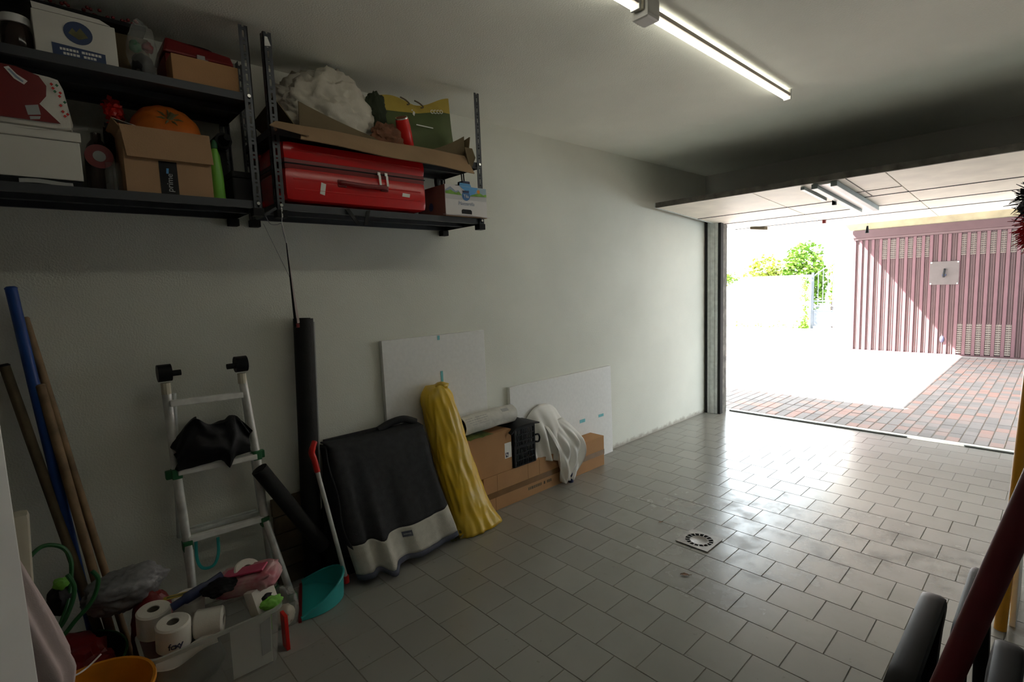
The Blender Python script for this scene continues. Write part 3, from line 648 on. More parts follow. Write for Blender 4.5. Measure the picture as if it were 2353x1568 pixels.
for k in range(7):
    a = k*0.9; dd = U1*cos(a)+U2*sin(a); tube(bm, [c+AX*0.062, c+AX*0.080+dd*0.03, c+AX*0.079+dd*0.048], [0.006,0.004,0.001], 5)
obj('stem', bm, M_stem, t, smooth=True)
t = thing('bottle', 'bright green squeeze bottle right of the kraft carton', 'bottle', (0.33, 0.617, ZA))
bm = BM(); lathe(bm, (0.33,0.617,ZA), [(0.024,0),(0.027,0.01),(0.025,0.10),(0.018,0.19),(0.011,0.215)], 18); obj('bottle_body', bm, M_greenb, t, smooth=True)
bm = BM(); lathe(bm, (0.33,0.617,ZA+0.216), [(0.012,0),(0.012,0.02),(0.006,0.035)], 14); obj('cap', bm, M_dkgreen, t, smooth=True)
t = thing('power_drill', 'black cordless tool standing behind the green bottle', 'tool', (0.17, 0.69, ZA))
obj('battery', box(BM(), (0.12,0.645,ZA), (0.22,0.71,ZA+0.05), 0.008), M_black, t)
bm = BM(); hexa(bm, [(0.14,0.655,ZA+0.05),(0.20,0.655,ZA+0.05),(0.20,0.70,ZA+0.05),(0.14,0.70,ZA+0.05),(0.14,0.66,ZA+0.25),(0.20,0.66,ZA+0.25),(0.20,0.70,ZA+0.25),(0.14,0.70,ZA+0.25)], 0.01); obj('grip', bm, M_blackr, t)
bm = BM(); cyl(bm, (0.06,0.68,ZA+0.28), (0.24,0.68,ZA+0.28), 0.034, seg=14); cyl(bm, (0.24,0.68,ZA+0.28), (0.30,0.68,ZA+0.28), 0.024, 0.014, 14); obj('motor_housing', bm, M_black, t, smooth=True)
t = thing('black_case', 'small black case at the right end of the left lower shelf', 'case', (0.27, 0.715, ZA))
obj('case_body', box(BM(), (0.24,0.668,ZA), (0.36,0.752,ZA+0.10), 0.006), M_black, t); obj('case_lid', box(BM(), (0.238,0.666,ZA+0.102), (0.362,0.754,ZA+0.128), 0.006), M_blackr, t)

# upper left shelf
ZU = 2.402
t = thing('jar', 'dark glass jar with white lid on the upper left shelf', 'jar', (0.33, 0.042, ZU))
bm = BM(); lathe(bm, (0.33,0.042,ZU), [(0.038,0),(0.043,0.008),(0.043,0.07),(0.036,0.09)], 22); obj('glass', bm, M_amber, t, smooth=True)
bm = BM(); lathe(bm, (0.33,0.042,ZU+0.091), [(0.040,0),(0.041,0.004),(0.041,0.024),(0.038,0.027)], 22); obj('lid', bm, M_white, t, smooth=True)
t = thing('white_carton', 'white carton with round blue emblem and blue banner on the upper left shelf', 'box', (0.30, 0.2, ZU))
cb_ = obj('carton_body', box(BM(), (0.20,0.086,ZU), (0.379,0.313,ZU+0.145), 0.003), M_wcard, t)
bm = BM(); hexa(bm, [(0.374,0.09,ZU+0.146),(0.379,0.09,ZU+0.146),(0.379,0.300,ZU+0.146),(0.374,0.300,ZU+0.146),(0.376,0.088,ZU+0.166),(0.380,0.088,ZU+0.166),(0.380,0.27,ZU+0.160),(0.376,0.27,ZU+0.160)]); obj('front_flap', bm, M_wcard, t)
fp(0.3808, [(0.205+0.040*cos(a), ZU+0.094+0.038*sin(a)) for a in [2*pi*k/28 for k in range(28)]], M_navyp, 'round_emblem', cb_)
fp(0.3816, [(0.178,ZU+0.088),(0.19,ZU+0.108),(0.20,ZU+0.096),(0.212,ZU+0.113),(0.232,ZU+0.085),(0.205,ZU+0.072)], M_stem, 'emblem_picture', cb_)
fp(0.3808, [(0.130,ZU+0.006),(0.276,ZU+0.006),(0.276,ZU+0.040),(0.130,ZU+0.046)], M_navyp, 'banner', cb_)
R = random.Random(3)
for z, y0, y1 in ((ZU+0.030, 0.150, 0.256), (ZU+0.016, 0.158, 0.248)):
    bm = BM(); y = y0
    while y < y1:
        w = R.uniform(0.005, 0.009); 
        if not (0.200 < y < 0.206): box(bm, (0.3808,y,z-0.004), (0.3818,y+w,z+0.004))
        y += w + 0.002
    obj('banner_print', bm, M_inkw, cb_)
t = thing('plastic_bag', 'clear plastic bag of green and red oddments beside the emblem carton', 'bag', (0.34, 0.395, ZU))
bm = BM(); blob(bm, (0.33,0.40,ZU+0.10), (0.035,0.048,0.11), 0.18, 2.2, 4, 8, ZU+0.001); obj('film', bm, M_film, t, smooth=True)
bm = BM(); blob(bm, (0.33,0.395,ZU+0.045), (0.03,0.038,0.044), 0.2, 2, 3, 3, ZU+0.001); obj('dark_inside', bm, M_bag, t, smooth=True)
bm = BM(); blob(bm, (0.345,0.375,ZU+0.11), (0.014,0.018,0.022), 0.3, 2, 3, 4); obj('green_item', bm, M_dkgreen, t, smooth=True)
bm = BM(); blob(bm, (0.345,0.415,ZU+0.115), (0.014,0.018,0.020), 0.3, 2, 3, 6); obj('red_item', bm, M_redd, t, smooth=True)
t = thing('toolbox', 'deep red plastic toolbox with stepped lid on the upper left shelf', 'toolbox', (0.17, 0.62, ZU))
obj('tub', box(BM(), (0.06,0.485,ZU), (0.262,0.742,ZU+0.15), 0.012), M_redd, t)
bm = BM(); hexa(bm, [(0.05,0.478,ZU+0.151),(0.268,0.478,ZU+0.151),(0.268,0.745,ZU+0.151),(0.05,0.745,ZU+0.151),(0.07,0.495,ZU+0.215),(0.25,0.495,ZU+0.215),(0.25,0.735,ZU+0.195),(0.07,0.735,ZU+0.195)], 0.01); obj('lid', bm, M_redd, t)
bm = BM(); tube(bm, spline([(0.16,0.53,ZU+0.212),(0.16,0.545,ZU+0.232),(0.16,0.67,ZU+0.232),(0.16,0.69,ZU+0.206)]), 0.010, 8); obj('handle', bm, M_bag, t, smooth=True)
obj('latch', box(BM(), (0.262,0.60,ZU+0.12), (0.272,0.63,ZU+0.165), 0.003), M_grey, t)
t = thing('kraft_carton', 'low kraft carton in front of the red toolbox', 'box', (0.33, 0.6, ZU))
obj('carton_body', box(BM(), (0.275,0.482,ZU), (0.385,0.722,ZU+0.103), 0.002), M_card3, t)
obj('tape', box(BM(), (0.300,0.588,ZU+0.1031), (0.3862,0.612,ZU+0.1042)), M_sheetw, t)
t = thing('dark_carton', 'dark box with an orange edge behind the clear bag', 'box', (0.12, 0.37, ZU))
obj('carton_body', box(BM(), (0.05,0.322,ZU), (0.19,0.445,ZU+0.208), 0.003), M_cardg, t); obj('orange_edge', box(BM(), (0.05,0.314,ZU), (0.192,0.3215,ZU+0.210)), M_orange, t)
t = thing('berry_garland_tray', 'flat dark tray of red berries under the ceiling at the top left', 'tray', (0.15, 0.2, ZU+0.23))
obj('tray_body', box(box(BM(), (0.04,-0.10,ZU+0.211), (0.26,0.43,ZU+0.218)), (0.255,-0.10,ZU+0.218), (0.26,0.43,ZU+0.226)), M_bag, t)
bm = BM(); R = random.Random(5)
for _ in range(150):
    r = 0.007; p = (R.uniform(0.06,0.25), R.uniform(-0.08,0.42), ZU+0.226+R.uniform(0,0.03)); bmesh.ops.create_icosphere(bm, subdivisions=1, radius=r, matrix=Matrix.Translation(p))
stuff(obj('berries', bm, M_redd, t, smooth=True))

# suitcase, cartons on the right shelf
t = thing('suitcase', 'glossy red hard-shell suitcase lying on the lower right shelf', 'suitcase', (0.24, 1.24, ZB))
ls_ = obj('lower_shell', box(BM(), (0.06,0.862,ZB+0.010), (0.428,1.608,ZB+0.162), 0.034), M_red, t, smooth=True)
us_ = obj('upper_shell', box(BM(), (0.06,0.862,ZB+0.190), (0.428,1.608,ZB+0.275), 0.030), M_red, t, smooth=True)
obj('seam_band', box(BM(), (0.066,0.868,ZB+0.150), (0.421,1.602,ZB+0.205), 0.012), M_redd, t, smooth=True)
zp_ = obj('zip', box(BM(), (0.064,0.866,ZB+0.174), (0.4235,1.604,ZB+0.180), 0.002), M_bag, t)
for z in (0.060, 0.105): obj('shell_ridge', box(BM(), (0.10,0.90,ZB+z), (0.430,1.57,ZB+z+0.008), 0.003), M_red, ls_)
obj('shell_ridge', box(BM(), (0.10,0.90,ZB+0.232), (0.430,1.57,ZB+0.240), 0.003), M_red, us_)
bm = BM(); tube(bm, spline([(0.428,1.115,ZB+0.108),(0.443,1.135,ZB+0.110),(0.446,1.24,ZB+0.106),(0.443,1.345,ZB+0.110),(0.428,1.365,ZB+0.108)]), 0.011, 8, flat=(1,1)); ch_ = obj('carry_handle', bm, M_redd, t, smooth=True)
for y in (1.128, 1.352): obj('handle_mount', box(BM(), (0.42,y-0.022,ZB+0.092), (0.436,y+0.022,ZB+0.126), 0.006), M_redd, ch_)
for y in (1.325, 1.365):
    bm = BM(); box(bm, (0.424,y-0.008,ZB+0.168), (0.434,y+0.008,ZB+0.186), 0.003); obox(bm, (0.434,y+0.004,ZB+0.145), (0.002,0,0), (0,0.006,0), (0,-0.002,0.026)); obj('zip_puller', bm, M_bolt, zp_)
bm = BM(); obox(bm, (0.4292,1.033,ZB+0.075), (0.0008,0,0), (0,0.011,-0.003), (0,0.005,0.026)); obj('sticker', bm, M_inkw, ls_)
bm = BM(); obox(bm, (0.4292,1.478,ZB+0.086), (0.0008,0,0), (0,0.022,-0.001), (0,0.002,0.009)); obj('sticker', bm, M_inkw, ls_)
for z in (0.02, 0.245):
    for x in (0.11, 0.38):
        bm = BM(); blob(bm, (x,0.858,ZB+z+0.012), (0.024,0.026,0.018), 0.05, sub=3); obj('wheel_housing', bm, M_redb, t, smooth=True)
t = thing('grey_carton', 'pale grey box behind the suitcase beside the printed carton', 'box', (0.1, 1.67, ZB))
obj('carton_body', box(BM(), (0.04,1.625,ZB), (0.17,1.715,ZB+0.15), 0.003), M_grey, t); obj('carton_lid', box(BM(), (0.038,1.623,ZB+0.1505), (0.172,1.717,ZB+0.172), 0.003), M_sheetw, t)
t = thing('mozzarella_carton', 'white open carton printed Mozzarella with green hills', 'box', (0.28, 1.88, ZB))
bm = BM(); a, b, c, d, z1 = 0.14, 0.420, 1.735, 2.036, ZB+0.174
for q in (((a,c,ZB+0.001),(b,d,ZB+0.005)), ((a,c,ZB+0.005),(a+0.004,d,z1)), ((a+0.004,d-0.004,ZB+0.005),(b-0.004,d,z1))): box(bm, *q)
obj('carton_body', bm, M_card2, t)
obj('kraft_side', box(BM(), (a+0.004,c,ZB+0.005), (b-0.004,c+0.004,z1)), mat('pinkish_kraft', (0.28,0.15,0.12), 0.85), t)
fpz = lambda P, m, n, k=0: fp(0.4212+0.0007*k, P, m, n, FPN, 0.0006)
bm = BM(); box(bm, (b-0.004,c,ZB+0.005), (b,d,z1)); FPN = obj('front_panel', bm, M_mozz, t)
obj('front_lip', sheet(BM(), lambda u,v: (0.420+0.035*v, 1.715+0.325*u, ZB+0.006-0.004*v+0.003*sin(u*4)), 8, 3, 0.002), M_mozz, t)
bm = BM(); hexa(bm, [(b-0.004,1.838,z1),(b,1.838,z1),(b,1.925,z1),(b-0.004,1.925,z1),(b-0.004,1.842,z1+0.018),(b,1.842,z1+0.018),(b,1.915,z1+0.016),(b-0.004,1.915,z1+0.016)]); obj('tab', bm, M_ltblue, t)
fpz([(1.838,z1-0.001),(1.865,z1-0.020),(1.895,z1-0.030),(1.90,z1-0.055),(1.93,z1-0.055),(1.955,z1-0.028),(1.972,z1-0.001)], M_ltblue, 'sky_print')
fpz([(1.972,z1-0.001),(1.955,z1-0.028),(1.94,z1-0.045),(2.035,z1-0.034),(2.035,z1-0.001)], mat('pale_blue_print', (0.36,0.50,0.60), 0.45), 'sky_print')
fpz([(1.737,2.100),(1.755,2.112),(1.772,2.121),(1.795,2.108),(1.808,2.098),(1.828,2.105),(1.846,2.088),(1.737,2.085)], M_inkg, 'mountain_print')
fpz([(1.737,2.080),(1.737,2.094),(1.755,2.097),(1.772,2.104),(1.79,2.095),(1.812,2.090),(1.83,2.098),(1.852,2.078)], M_green, 'hill_print', 1)
fpz([(1.905,2.078),(1.93,2.088),(1.955,2.094),(1.985,2.102),(2.01,2.092),(2.035,2.098),(2.035,2.082)], M_green, 'hill_print', 1)
fpz([(1.975+0.011*cos(k*0.4), 2.108+0.011*sin(k*0.4)) for k in range(16)], M_orange, 'sun_print', 2)
fpz([(1.737,2.052),(2.035,2.056),(2.035,2.080),(1.737,2.078)], mat('grey_band_print', (0.56,0.56,0.57), 0.45), 'grey_band')
fpz([(1.881+0.029*cos(k*0.26), 2.077+0.027*sin(k*0.26)) for k in range(24)], mat('logo_blue', (0.05,0.17,0.42), 0.45), 'round_logo', 2)
fpz([(1.857,2.093),(1.902,2.095),(1.904,2.108),(1.856,2.106)], M_navyp, 'logo_cap', 3)
text('Tila', 0.026, (0.4237,1.881,2.074), (0,1,0), (0,0,1), M_inkw, FPN, ext=0.0003)
text('Mozzarella', 0.027, (0.4225,1.882,2.032), (0,1,0.01), (0,-0.01,1), M_inkg, FPN, shear=0.15, ext=0.0003)
fpz([(1.846,1.975),(1.920,1.975),(1.920,1.992),(1.912,2.000),(1.853,2.000),(1.845,1.992)], M_bag, 'hand_hole', 1)
bm = BM(); blob(bm, (0.28,1.733,2.02), (0.022,0.002,0.024), 0.05, sub=2); obj('side_emblem', bm, M_navyp, t)
t = thing('strap_pouch', 'navy pouch on black straps hanging above the printed carton', 'pouch', (0.26, 2.0, 2.16))
obj('pouch_body', box(BM(), (0.225,1.972,2.14), (0.275,2.035,2.20), 0.008), M_navy, t)
for y in (1.992, 2.008): obj('hanging_strap', tube(BM(), [(0.25,y,2.196),(0.25,y-0.004,2.25)], 0.004, 6), M_blackr, t)
bm = BM(); tube(bm, spline([(0.25,2.0,2.155),(0.25,1.95,2.16),(0.25,1.90,2.145),(0.25,1.83,2.135),(0.25,1.80,2.15),(0.25,1.795,2.2)]), [0.016]*10+[0.009]*21, 8); obj('black_strap', bm, M_blackr, t, smooth=True)

# upper right shelf
ZR = 2.282
t = thing('cardboard_tray', 'torn olive-brown cardboard tray drooping over the upper right shelf', 'cardboard', (0.27, 1.37, ZR))
obj('base', box(BM(), (0.05,0.87,ZR+0.001), (0.42,1.92,ZR+0.006)), M_cardg, t)
def wallf(u, v):
    y = 0.955 + 0.945*u; zt_ = 2.412 - 0.115*min(1, u/0.62)**0.9 + 0.12*max(0, (u-0.66)/0.34)**1.6
    z = ZR + 0.008 + (zt_ - ZR - 0.008)*v; return (0.405 + 0.012*v*(1-u) - 0.05*v*sin(pi*u), y, z)
obj('front_wall', sheet(BM(), wallf, 24, 5, 0.005), M_cardg, t)
obj('front_flap', sheet(BM(), lambda u,v: (0.422 + 0.085*v, 0.955+0.925*u - 0.04*v*(1-u), ZR+0.018 - (0.062+0.03*u)*v - 0.02*v*v + 0.003*sin(u*11)), 24, 5, 0.005), M_card2, t)
obj('left_flap', sheet(BM(), lambda u,v: (0.424 + 0.08*v, 0.845+0.108*u - 0.055*v*(1-u), ZR+0.018 - 0.045*v - 0.018*u*v), 4, 4, 0.005), M_card2, t)
obj('left_wall', sheet(BM(), lambda u,v: (0.40-0.32*u, 0.955-0.10*v, ZR+0.01+0.125*v*(1-0.3*u)), 6, 4, 0.005), M_cardg, t)
obj('right_wall', sheet(BM(), lambda u,v: (0.43-0.32*u, 1.905+0.02*v, ZR+0.008+0.12*v*(1-0.4*u)), 6, 4, 0.005), M_cardg, t)
obj('right_flap', sheet(BM(), lambda u,v: (0.44+0.03*v, 1.87+0.055*u+0.0*v, ZR+0.06-0.06*u*0-0.13*v*(1-0.8*abs(u-0.3))), 4, 4, 0.005), M_cardg, t)
def sackf(p, d):
    p.z += 0.05*max(0, -p.y/0.22)*0.0; k = max(0, d.z); p.y *= (1 - 0.15*k); return p
bm = BM(); blob(bm, (0.20,1.185,ZR+0.150), (0.14,0.235,0.19), 0.24, 2.6, 5, 4, ZR+0.008, 1.3, lambda p, d: V((p.x, p.y, p.z*(1+0.10*d.y))))
tag(obj('sack', bm, M_sack, loc=(0.2,1.18,ZR+0.008), smooth=True, ang=0), 'crumpled white sack in the cardboard tray', 'sack')
t = thing('shopping_bag', 'olive shopping bag with a mustard top band in the cardboard tray', 'bag', (0.23, 1.7, ZR+0.008))
def bagf(u, v):
    y = 1.43 + 0.475*u + 0.012*v*u; zt_ = 2.585 + 0.07*u - 0.02*(1-abs(2*u-1)) + 0.018*sin(u*8)
    z = ZR + 0.03 + (zt_ - ZR - 0.03)*v; return (0.31 - 0.06*v + 0.015*sin(u*9+v*3)*(1-v) + 0.03*sin(pi*v)*sin(pi*u), y, z)
def bsplit(v0, v1): return lambda u, v: bagf(u, v0(u) + (v1(u)-v0(u))*v)
band = lambda u: 0.76 - 0.07*sin(u*7+0.3) + 0.14*max(0, u-0.7)
os_ = obj('olive_side', sheet(BM(), bsplit(lambda u: 0, band), 28, 12, 0.004), M_olive, t, smooth=True)
obj('mustard_band', sheet(BM(), bsplit(lambda u: band(u)+0.002, lambda u: 1), 28, 6, 0.004), M_mustard, t, smooth=True)
bm = BM(); blob(bm, (0.205,1.68,ZR+0.15), (0.06,0.20,0.155), 0.1, 2, 4, 3, ZR+0.009); obj('bag_body', bm, M_olive, t, smooth=True)
bm = BM(); blob(bm, (0.29,1.405,ZR+0.20), (0.045,0.055,0.095), 0.35, 2.2, 4, 7); tube(bm, [(0.30,1.37,ZR+0.22),(0.32,1.31,ZR+0.225)], [0.008,0.005], 6); obj('dark_fold', bm, mat('dark_green_fold', (0.025,0.035,0.015), 0.8), t, smooth=True)
for y, z, w_, h_ in ((1.640,2.522,0.010,0.018), (1.634,2.54,0.006,0.006)):
    P = bagf((y-1.43)/0.475, (z-ZR-0.03)/0.31); bm = BM(); obox(bm, (P[0]+0.004,y,z), (0.001,0,0), (0,w_/2,-h_/4), (0,w_/3,h_/2)); obj('white_mark', bm, M_inkw, os_)
P = bagf(0.70, 0.80); text('CCCO', 0.030, (0.325,1.775,2.548), (0,1,0.18), (0,-0.18,1), M_inkw, os_)
bm = BM(); box(bm, (0.323,1.635,2.452), (0.325,1.745,2.457)); obj('underline_print', bm, M_inkw, os_)
bm = BM(); 
for y0, sg in ((1.60, 1), (1.69, -1)): tube(bm, spline([(0.278,y0-0.03,2.60),(0.285,y0,2.588),(0.288,y0+0.02,2.572),(0.288,y0+0.005,2.565)]), 0.004, 6)
obj('printed_swirl', bm, M_woodd, t)
bm = BM(); blob(bm, (0.35,1.435,ZR+0.065), (0.035,0.085,0.062), 0.4, 3, 4, 21, ZR+0.009); tag(obj('rag', bm, M_brownc, loc=(0.35,1.425,ZR+0.01), smooth=True), 'mottled brown rag beside the red can in the cardboard tray', 'rag')
t = thing('drink_can', 'red drink can with bright rim tipped in the cardboard tray', 'can', (0.34, 1.53, ZR+0.02))
A, B = V((0.335,1.560,ZR+0.045)), V((0.385,1.505,ZR+0.165)); dd = (B-A).normalized()
obj('can_wall', tube(BM(), [A-dd*0.01, A, A+dd*0.095, B], [0.032,0.038,0.038,0.033], 20), M_redb, t, smooth=True)
obj('rim', tube(BM(), [B, B+dd*0.006], [0.034,0.033], 20), M_bolt, t); obj('red_mouth', tube(BM(), [B+dd*0.0061, B+dd*0.0075], [0.027,0.026], 18), M_redd, t)

# hanging board with wires
t = thing('hanging_board', 'narrow dark board with pale edge hanging on wires under the shelves', 'board', (0.42, 0.84, 1.4))
bm = BM(); hexa(bm, [(0.47,0.836,1.405),(0.475,0.846,1.405),(0.33,0.900,1.405),(0.325,0.890,1.405),(0.46,0.833,1.775),(0.462,0.836,1.775),(0.33,0.882,1.775),(0.328,0.879,1.775)]); obj('board_body', bm, M_bag, t)
bm = BM(); hexa(bm, [(0.475,0.848,1.42),(0.475,0.858,1.42),(0.33,0.912,1.42),(0.33,0.902,1.42),(0.462,0.838,1.70),(0.462,0.840,1.70),(0.33,0.886,1.70),(0.33,0.884,1.70)]); obj('pale_backing', bm, M_pinkc, t)
bm = BM(); box(bm, (0.468,0.843,1.400), (0.478,0.857,1.418), 0.002); obj('red_corner', bm, M_redd, t)
bm = BM(); tube(bm, spline([(0.414,0.842,1.935),(0.425,0.838,1.90),(0.43,0.833,1.84),(0.455,0.836,1.772)]), 0.0018, 5); obj('wire', bm, M_wire, t)
bm = BM(); tube(bm, spline([(0.40,0.775,1.90),(0.41,0.79,1.862),(0.42,0.815,1.858),(0.428,0.832,1.862),(0.44,0.836,1.82),(0.458,0.838,1.74)]), 0.0018, 5); obj('wire', bm, M_wire, t)
bm = BM(); tube(bm, [(0.40,0.765,1.862),(0.462,0.838,1.62)], 0.0012, 5); obj('wire', bm, M_wire, t)
for z in (1.925, 1.90): obj('hook', box(BM(), (0.414,0.838,z-0.008), (0.420,0.845,z+0.008), 0.002), M_bolt, t)

# ------------------------------------------------------------------ things along the left wall
def pole(name, P0, P1, r, m, label, cat, capm=None, group=None):
    t = thing(name, label, cat, P0, group); P0, P1 = V(P0), V(P1); d = (P1-P0).normalized()
    n = 14; rs = [r*(1+0.04*noise.noise(V((i*0.7, r*100, P0.y*9)))) for i in range(n+1)]
    obj('shaft', tube(BM(), [P0+(P1-P0)*(i/n) for i in range(n+1)], rs, 12), m, t, smooth=True)
    bm = BM(); tube(bm, [P1, P1+d*0.004, P1+d*0.010], [r*1.06, r*1.06, r*0.7], 12); obj('end_cap', bm, capm or m, t, smooth=True)
    return t
pole('pole', (0.13,0.051,0.0), (0.055,-0.064,1.61), 0.0185, M_bluep, 'tall blue painted pole leaning against the left wall', 'pole')
pole('broom_handle', (0.16,0.155,0.0), (0.036,-0.036,1.49), 0.0135, M_wood, 'longest bare wooden handle, just right of the blue pole', 'handle')
pole('broom_handle', (0.175,0.084,0.0), (0.045,-0.112,1.315), 0.0165, M_woodd, 'dark wooden handle leaning left of the blue pole', 'handle', M_bag)
pole('broom_handle', (0.19,0.111,0.0), (0.085,-0.018,1.225), 0.016, M_wood, 'short wooden handle between the blue pole and the longest one', 'handle')

# ladder
t = thing('ladder', 'folded aluminium ladder with green joints leaning on the left wall', 'ladder', (0.12, 0.56, 0))
def rail(P, r, fl, name='rail', mm=None): obj(name, tube(BM(), [V(p) for p in P], r, 10, flat=fl), mm or M_alu, t, smooth=True)
LT, LM, LB = (0.115,0.385,1.17), (0.125,0.388,0.77), (0.135,0.398,0.43)
RT, RM, RB = (0.115,0.695,1.17), (0.125,0.725,0.77), (0.135,0.732,0.43)
for P in ((LT,LM,LB), (RT,RM,RB)): rail(P, 0.0155, (0.9,1.2))
for q, P in ((-1, LB), (1, RB)):
    rail([(P[0]+0.015,P[1],P[2]), (0.205, P[1]+0.075 if q > 0 else P[1]-0.012, 0.02)], 0.0145, (1,1.2), 'leg')
    rail([(P[0]-0.03,P[1]+0.004*q,P[2]), (0.07, P[1]+0.022*q+(0.01 if q > 0 else 0.04), 0.02)], 0.0135, (1,1.1), 'leg')
    for fx, fy in ((0.206, P[1]+(0.075 if q > 0 else -0.012)), (0.07, P[1]+0.022*q+(0.01 if q > 0 else 0.04))):
        obj('foot', box(BM(), (fx-0.022,fy-0.022,0), (fx+0.022,fy+0.022,0.04), 0.005), M_dkgreen, t)
    rail([(0.05,P[1]+0.012*q,0.44), (0.05,P[1]-0.02*q,1.12)], 0.013, (0.9,1.1), 'rear_rail', M_galv)
for z, ya, yb, ra, rb in ((1.083,0.39,0.685,0,0), (0.768,0.39,0.722,0,0), (0.446,0.402,0.728,0,0)):
    bm = BM(); obox(bm, (0.135,(ya+yb)/2,z), (0.016,0,0), (0,(yb-ya)/2,-0.005), (0,0,0.0135), 0.004); obj('rung', bm, M_rung, t)
bm = BM()
for dx in (0.045, 0.078): obox(bm, (0.13-dx,0.565,0.462), (0.010,0,0), (0,0.155,-0.005), (0,0,0.008), 0.002)
obj('rear_rung', bm, M_galv, t)
obj('rear_rung', box(BM(), (0.06,0.40,0.14), (0.085,0.72,0.16), 0.003), M_galv, t)
for P in (LT, RT):
    s = 1 if P is LT else -1
    obj('taped_neck', tube(BM(), [V(P)-V((0,0,0.04)), V(P)+V((0,0,0.01))], 0.019, 10), M_ivory, t)
    bm = BM(); cyl(bm, (P[0],P[1]-0.026,P[2]+0.055), (P[0],P[1]+0.026,P[2]+0.055), 0.038, seg=18); obj('hinge', bm, M_black, t, smooth=True)
    bm = BM(); cyl(bm, (P[0]+0.005,P[1]+s*0.026,P[2]+0.05), (P[0]+0.005,P[1]+s*0.062,P[2]+0.05), 0.013, seg=12); obj('hinge_pin', bm, M_blackr, t)
for P, dy in ((LM,-0.03), (RM,0.024), (LB,0), (RB,0)):
    bm = BM(); box(bm, (P[0]-0.02,P[1]-0.02,P[2]-0.026), (P[0]+0.022,P[1]+0.02,P[2]+0.02), 0.005)
    if dy: box(bm, (P[0]-0.018,P[1]+min(0,dy)-0.012,P[2]-0.022), (P[0]+0.012,P[1]+max(0,dy)+0.012,P[2]+0.016), 0.005)
    obj('locking_joint', bm, M_dkgreen, t)
bm = BM(); tube(bm, spline([(0.09,0.44,0.43),(0.09,0.436,0.33),(0.09,0.455,0.275),(0.09,0.50,0.27),(0.09,0.525,0.32),(0.09,0.53,0.40)]), 0.006, 6, flat=(0.5,1.3)); tag(obj('strap', bm, M_teal, loc=(0.09,0.48,0.3), smooth=True), 'teal strap looped below the bottom ladder rung', 'strap')
def drapebag(u, v):
    y = 0.39 + 0.30*u; zt_ = 0.965 + 0.045*exp(-((u-0.28)/0.12)**2) + 0.028*exp(-((u-0.8)/0.09)**2) - 0.07*max(0, 0.15-u)/0.15 - 0.06*max(0, u-0.88)/0.12
    zb_ = 0.785 - 0.05*exp(-((u-0.68)/0.06)**2) + 0.015*u; z = zb_ + (zt_-zb_)*v
    n = noise.noise(V((u*5, v*4, 1))); return (0.165 + 0.035*sin(pi*u)*sin(pi*min(1, v*1.2)) + 0.02*n, y, z)
bm = sheet(BM(), drapebag, 28, 18, 0.03)
tag(obj('bag_and_fill', bm, M_bag, loc=(0.16,0.54,0.78), smooth=True), 'crumpled black bag draped over the middle ladder rung', 'bag')

# rolls behind and beside the ladder
t = thing('carpet_roll', 'tall black roll standing upright against the left wall', 'roll', (0.12, 0.955, 0))
A, B = V((0.085,0.965,0.0)), V((0.058,1.032,1.42)); obj('outer_layer', tube(BM(), [A, A+(B-A)*0.5, B], 0.050, 24), M_blackr, t, smooth=True)
obj('inner_layer', tube(BM(), [B, B+(B-A).normalized()*0.003], [0.036,0.036], 20), M_dark, t)
bm = BM(); d_ = (B-A); tube(bm, [A+V((0.0,0.055,0)), A+d_*0.985+V((0,0.055,0))], 0.007, 8); obj('loose_edge', bm, M_grey, t, smooth=True)
t = thing('mat_roll', 'short black roll slanting down from the ladder to the floor', 'roll', (0.2, 1.0, 0))
A, B = V((0.195,0.990,0.21)), V((0.182,0.716,0.71)); obj('outer_layer', tube(BM(), [A, B], 0.038, 20), M_blackr, t, smooth=True)
obj('inner_layer', tube(BM(), [B, B+(B-A).normalized()*0.002], [0.022,0.022], 16), M_dark, t)
t = thing('wooden_planks', 'stack of dark planks standing behind the black rolls', 'planks', (0.03, 0.93, 0))
for k in range(5):
    bm = BM(); box(bm, (0.008,0.80+0.006*(k%2),0.002+0.096*k), (0.040,1.08,0.092+0.096*k), 0.003); obj('plank', bm, M_woodd, t)
bm = BM(); blob(bm, (0.115,1.055,0.19), (0.07,0.055,0.20), 0.2, 2.2, 4, 31, 0.002); tag(obj('bag_and_fill', bm, M_bag, loc=(0.115,1.055,0.002), smooth=True), 'black filler lump in the dark gap behind the long-handled dustpan', 'bag')  # added black fill for the dark gap beside the blanket

# dustpan
t = thing('dustpan', 'teal long-handled dustpan with red grip and silver stick', 'dustpan', (0.28, 0.92, 0))
A, B, C, D = V((0.425,0.772,0.004)), V((0.105,0.895,0.004)), V((0.17,1.07,0.012)), V((0.36,1.02,0.012))
n = 16
def rimp(s): # outer plan: D-shape from A round the back to B
    a = pi*s; c = (A+B)/2; u = (A-B)/2; w = V((0.075,0.195,0)); p = c + u*cos(a)*(1-0.12*sin(a)) + w*(sin(a)**0.75); return p
bot = [rimp(i/n) for i in range(n+1)]; cen = (A+B)/2 + V((0.02,0.05,0))
bm = BM(); lo = [bm.verts.new(cen+(p-cen)*0.96) for p in bot]; hi = [bm.verts.new(p + V((0,0,0.02+0.10*sin(pi*i/n)**0.8))) for i, p in enumerate(bot)]
bm.faces.new(lo)
for i in range(n): bm.faces.new((lo[i], lo[i+1], hi[i+1], hi[i]))
bm.normal_update(); bmesh.ops.solidify(bm, geom=bm.faces[:], thickness=0.004); pn_ = obj('pan', bm, M_teal, t, smooth=True, ang=50)
bm = BM(); tube(bm, [p + V((0,0,0.02+0.10*sin(pi*i/n)**0.8)) for i, p in enumerate(bot)], 0.006, 8); obj('pan_rim', bm, M_teal, pn_, smooth=True)
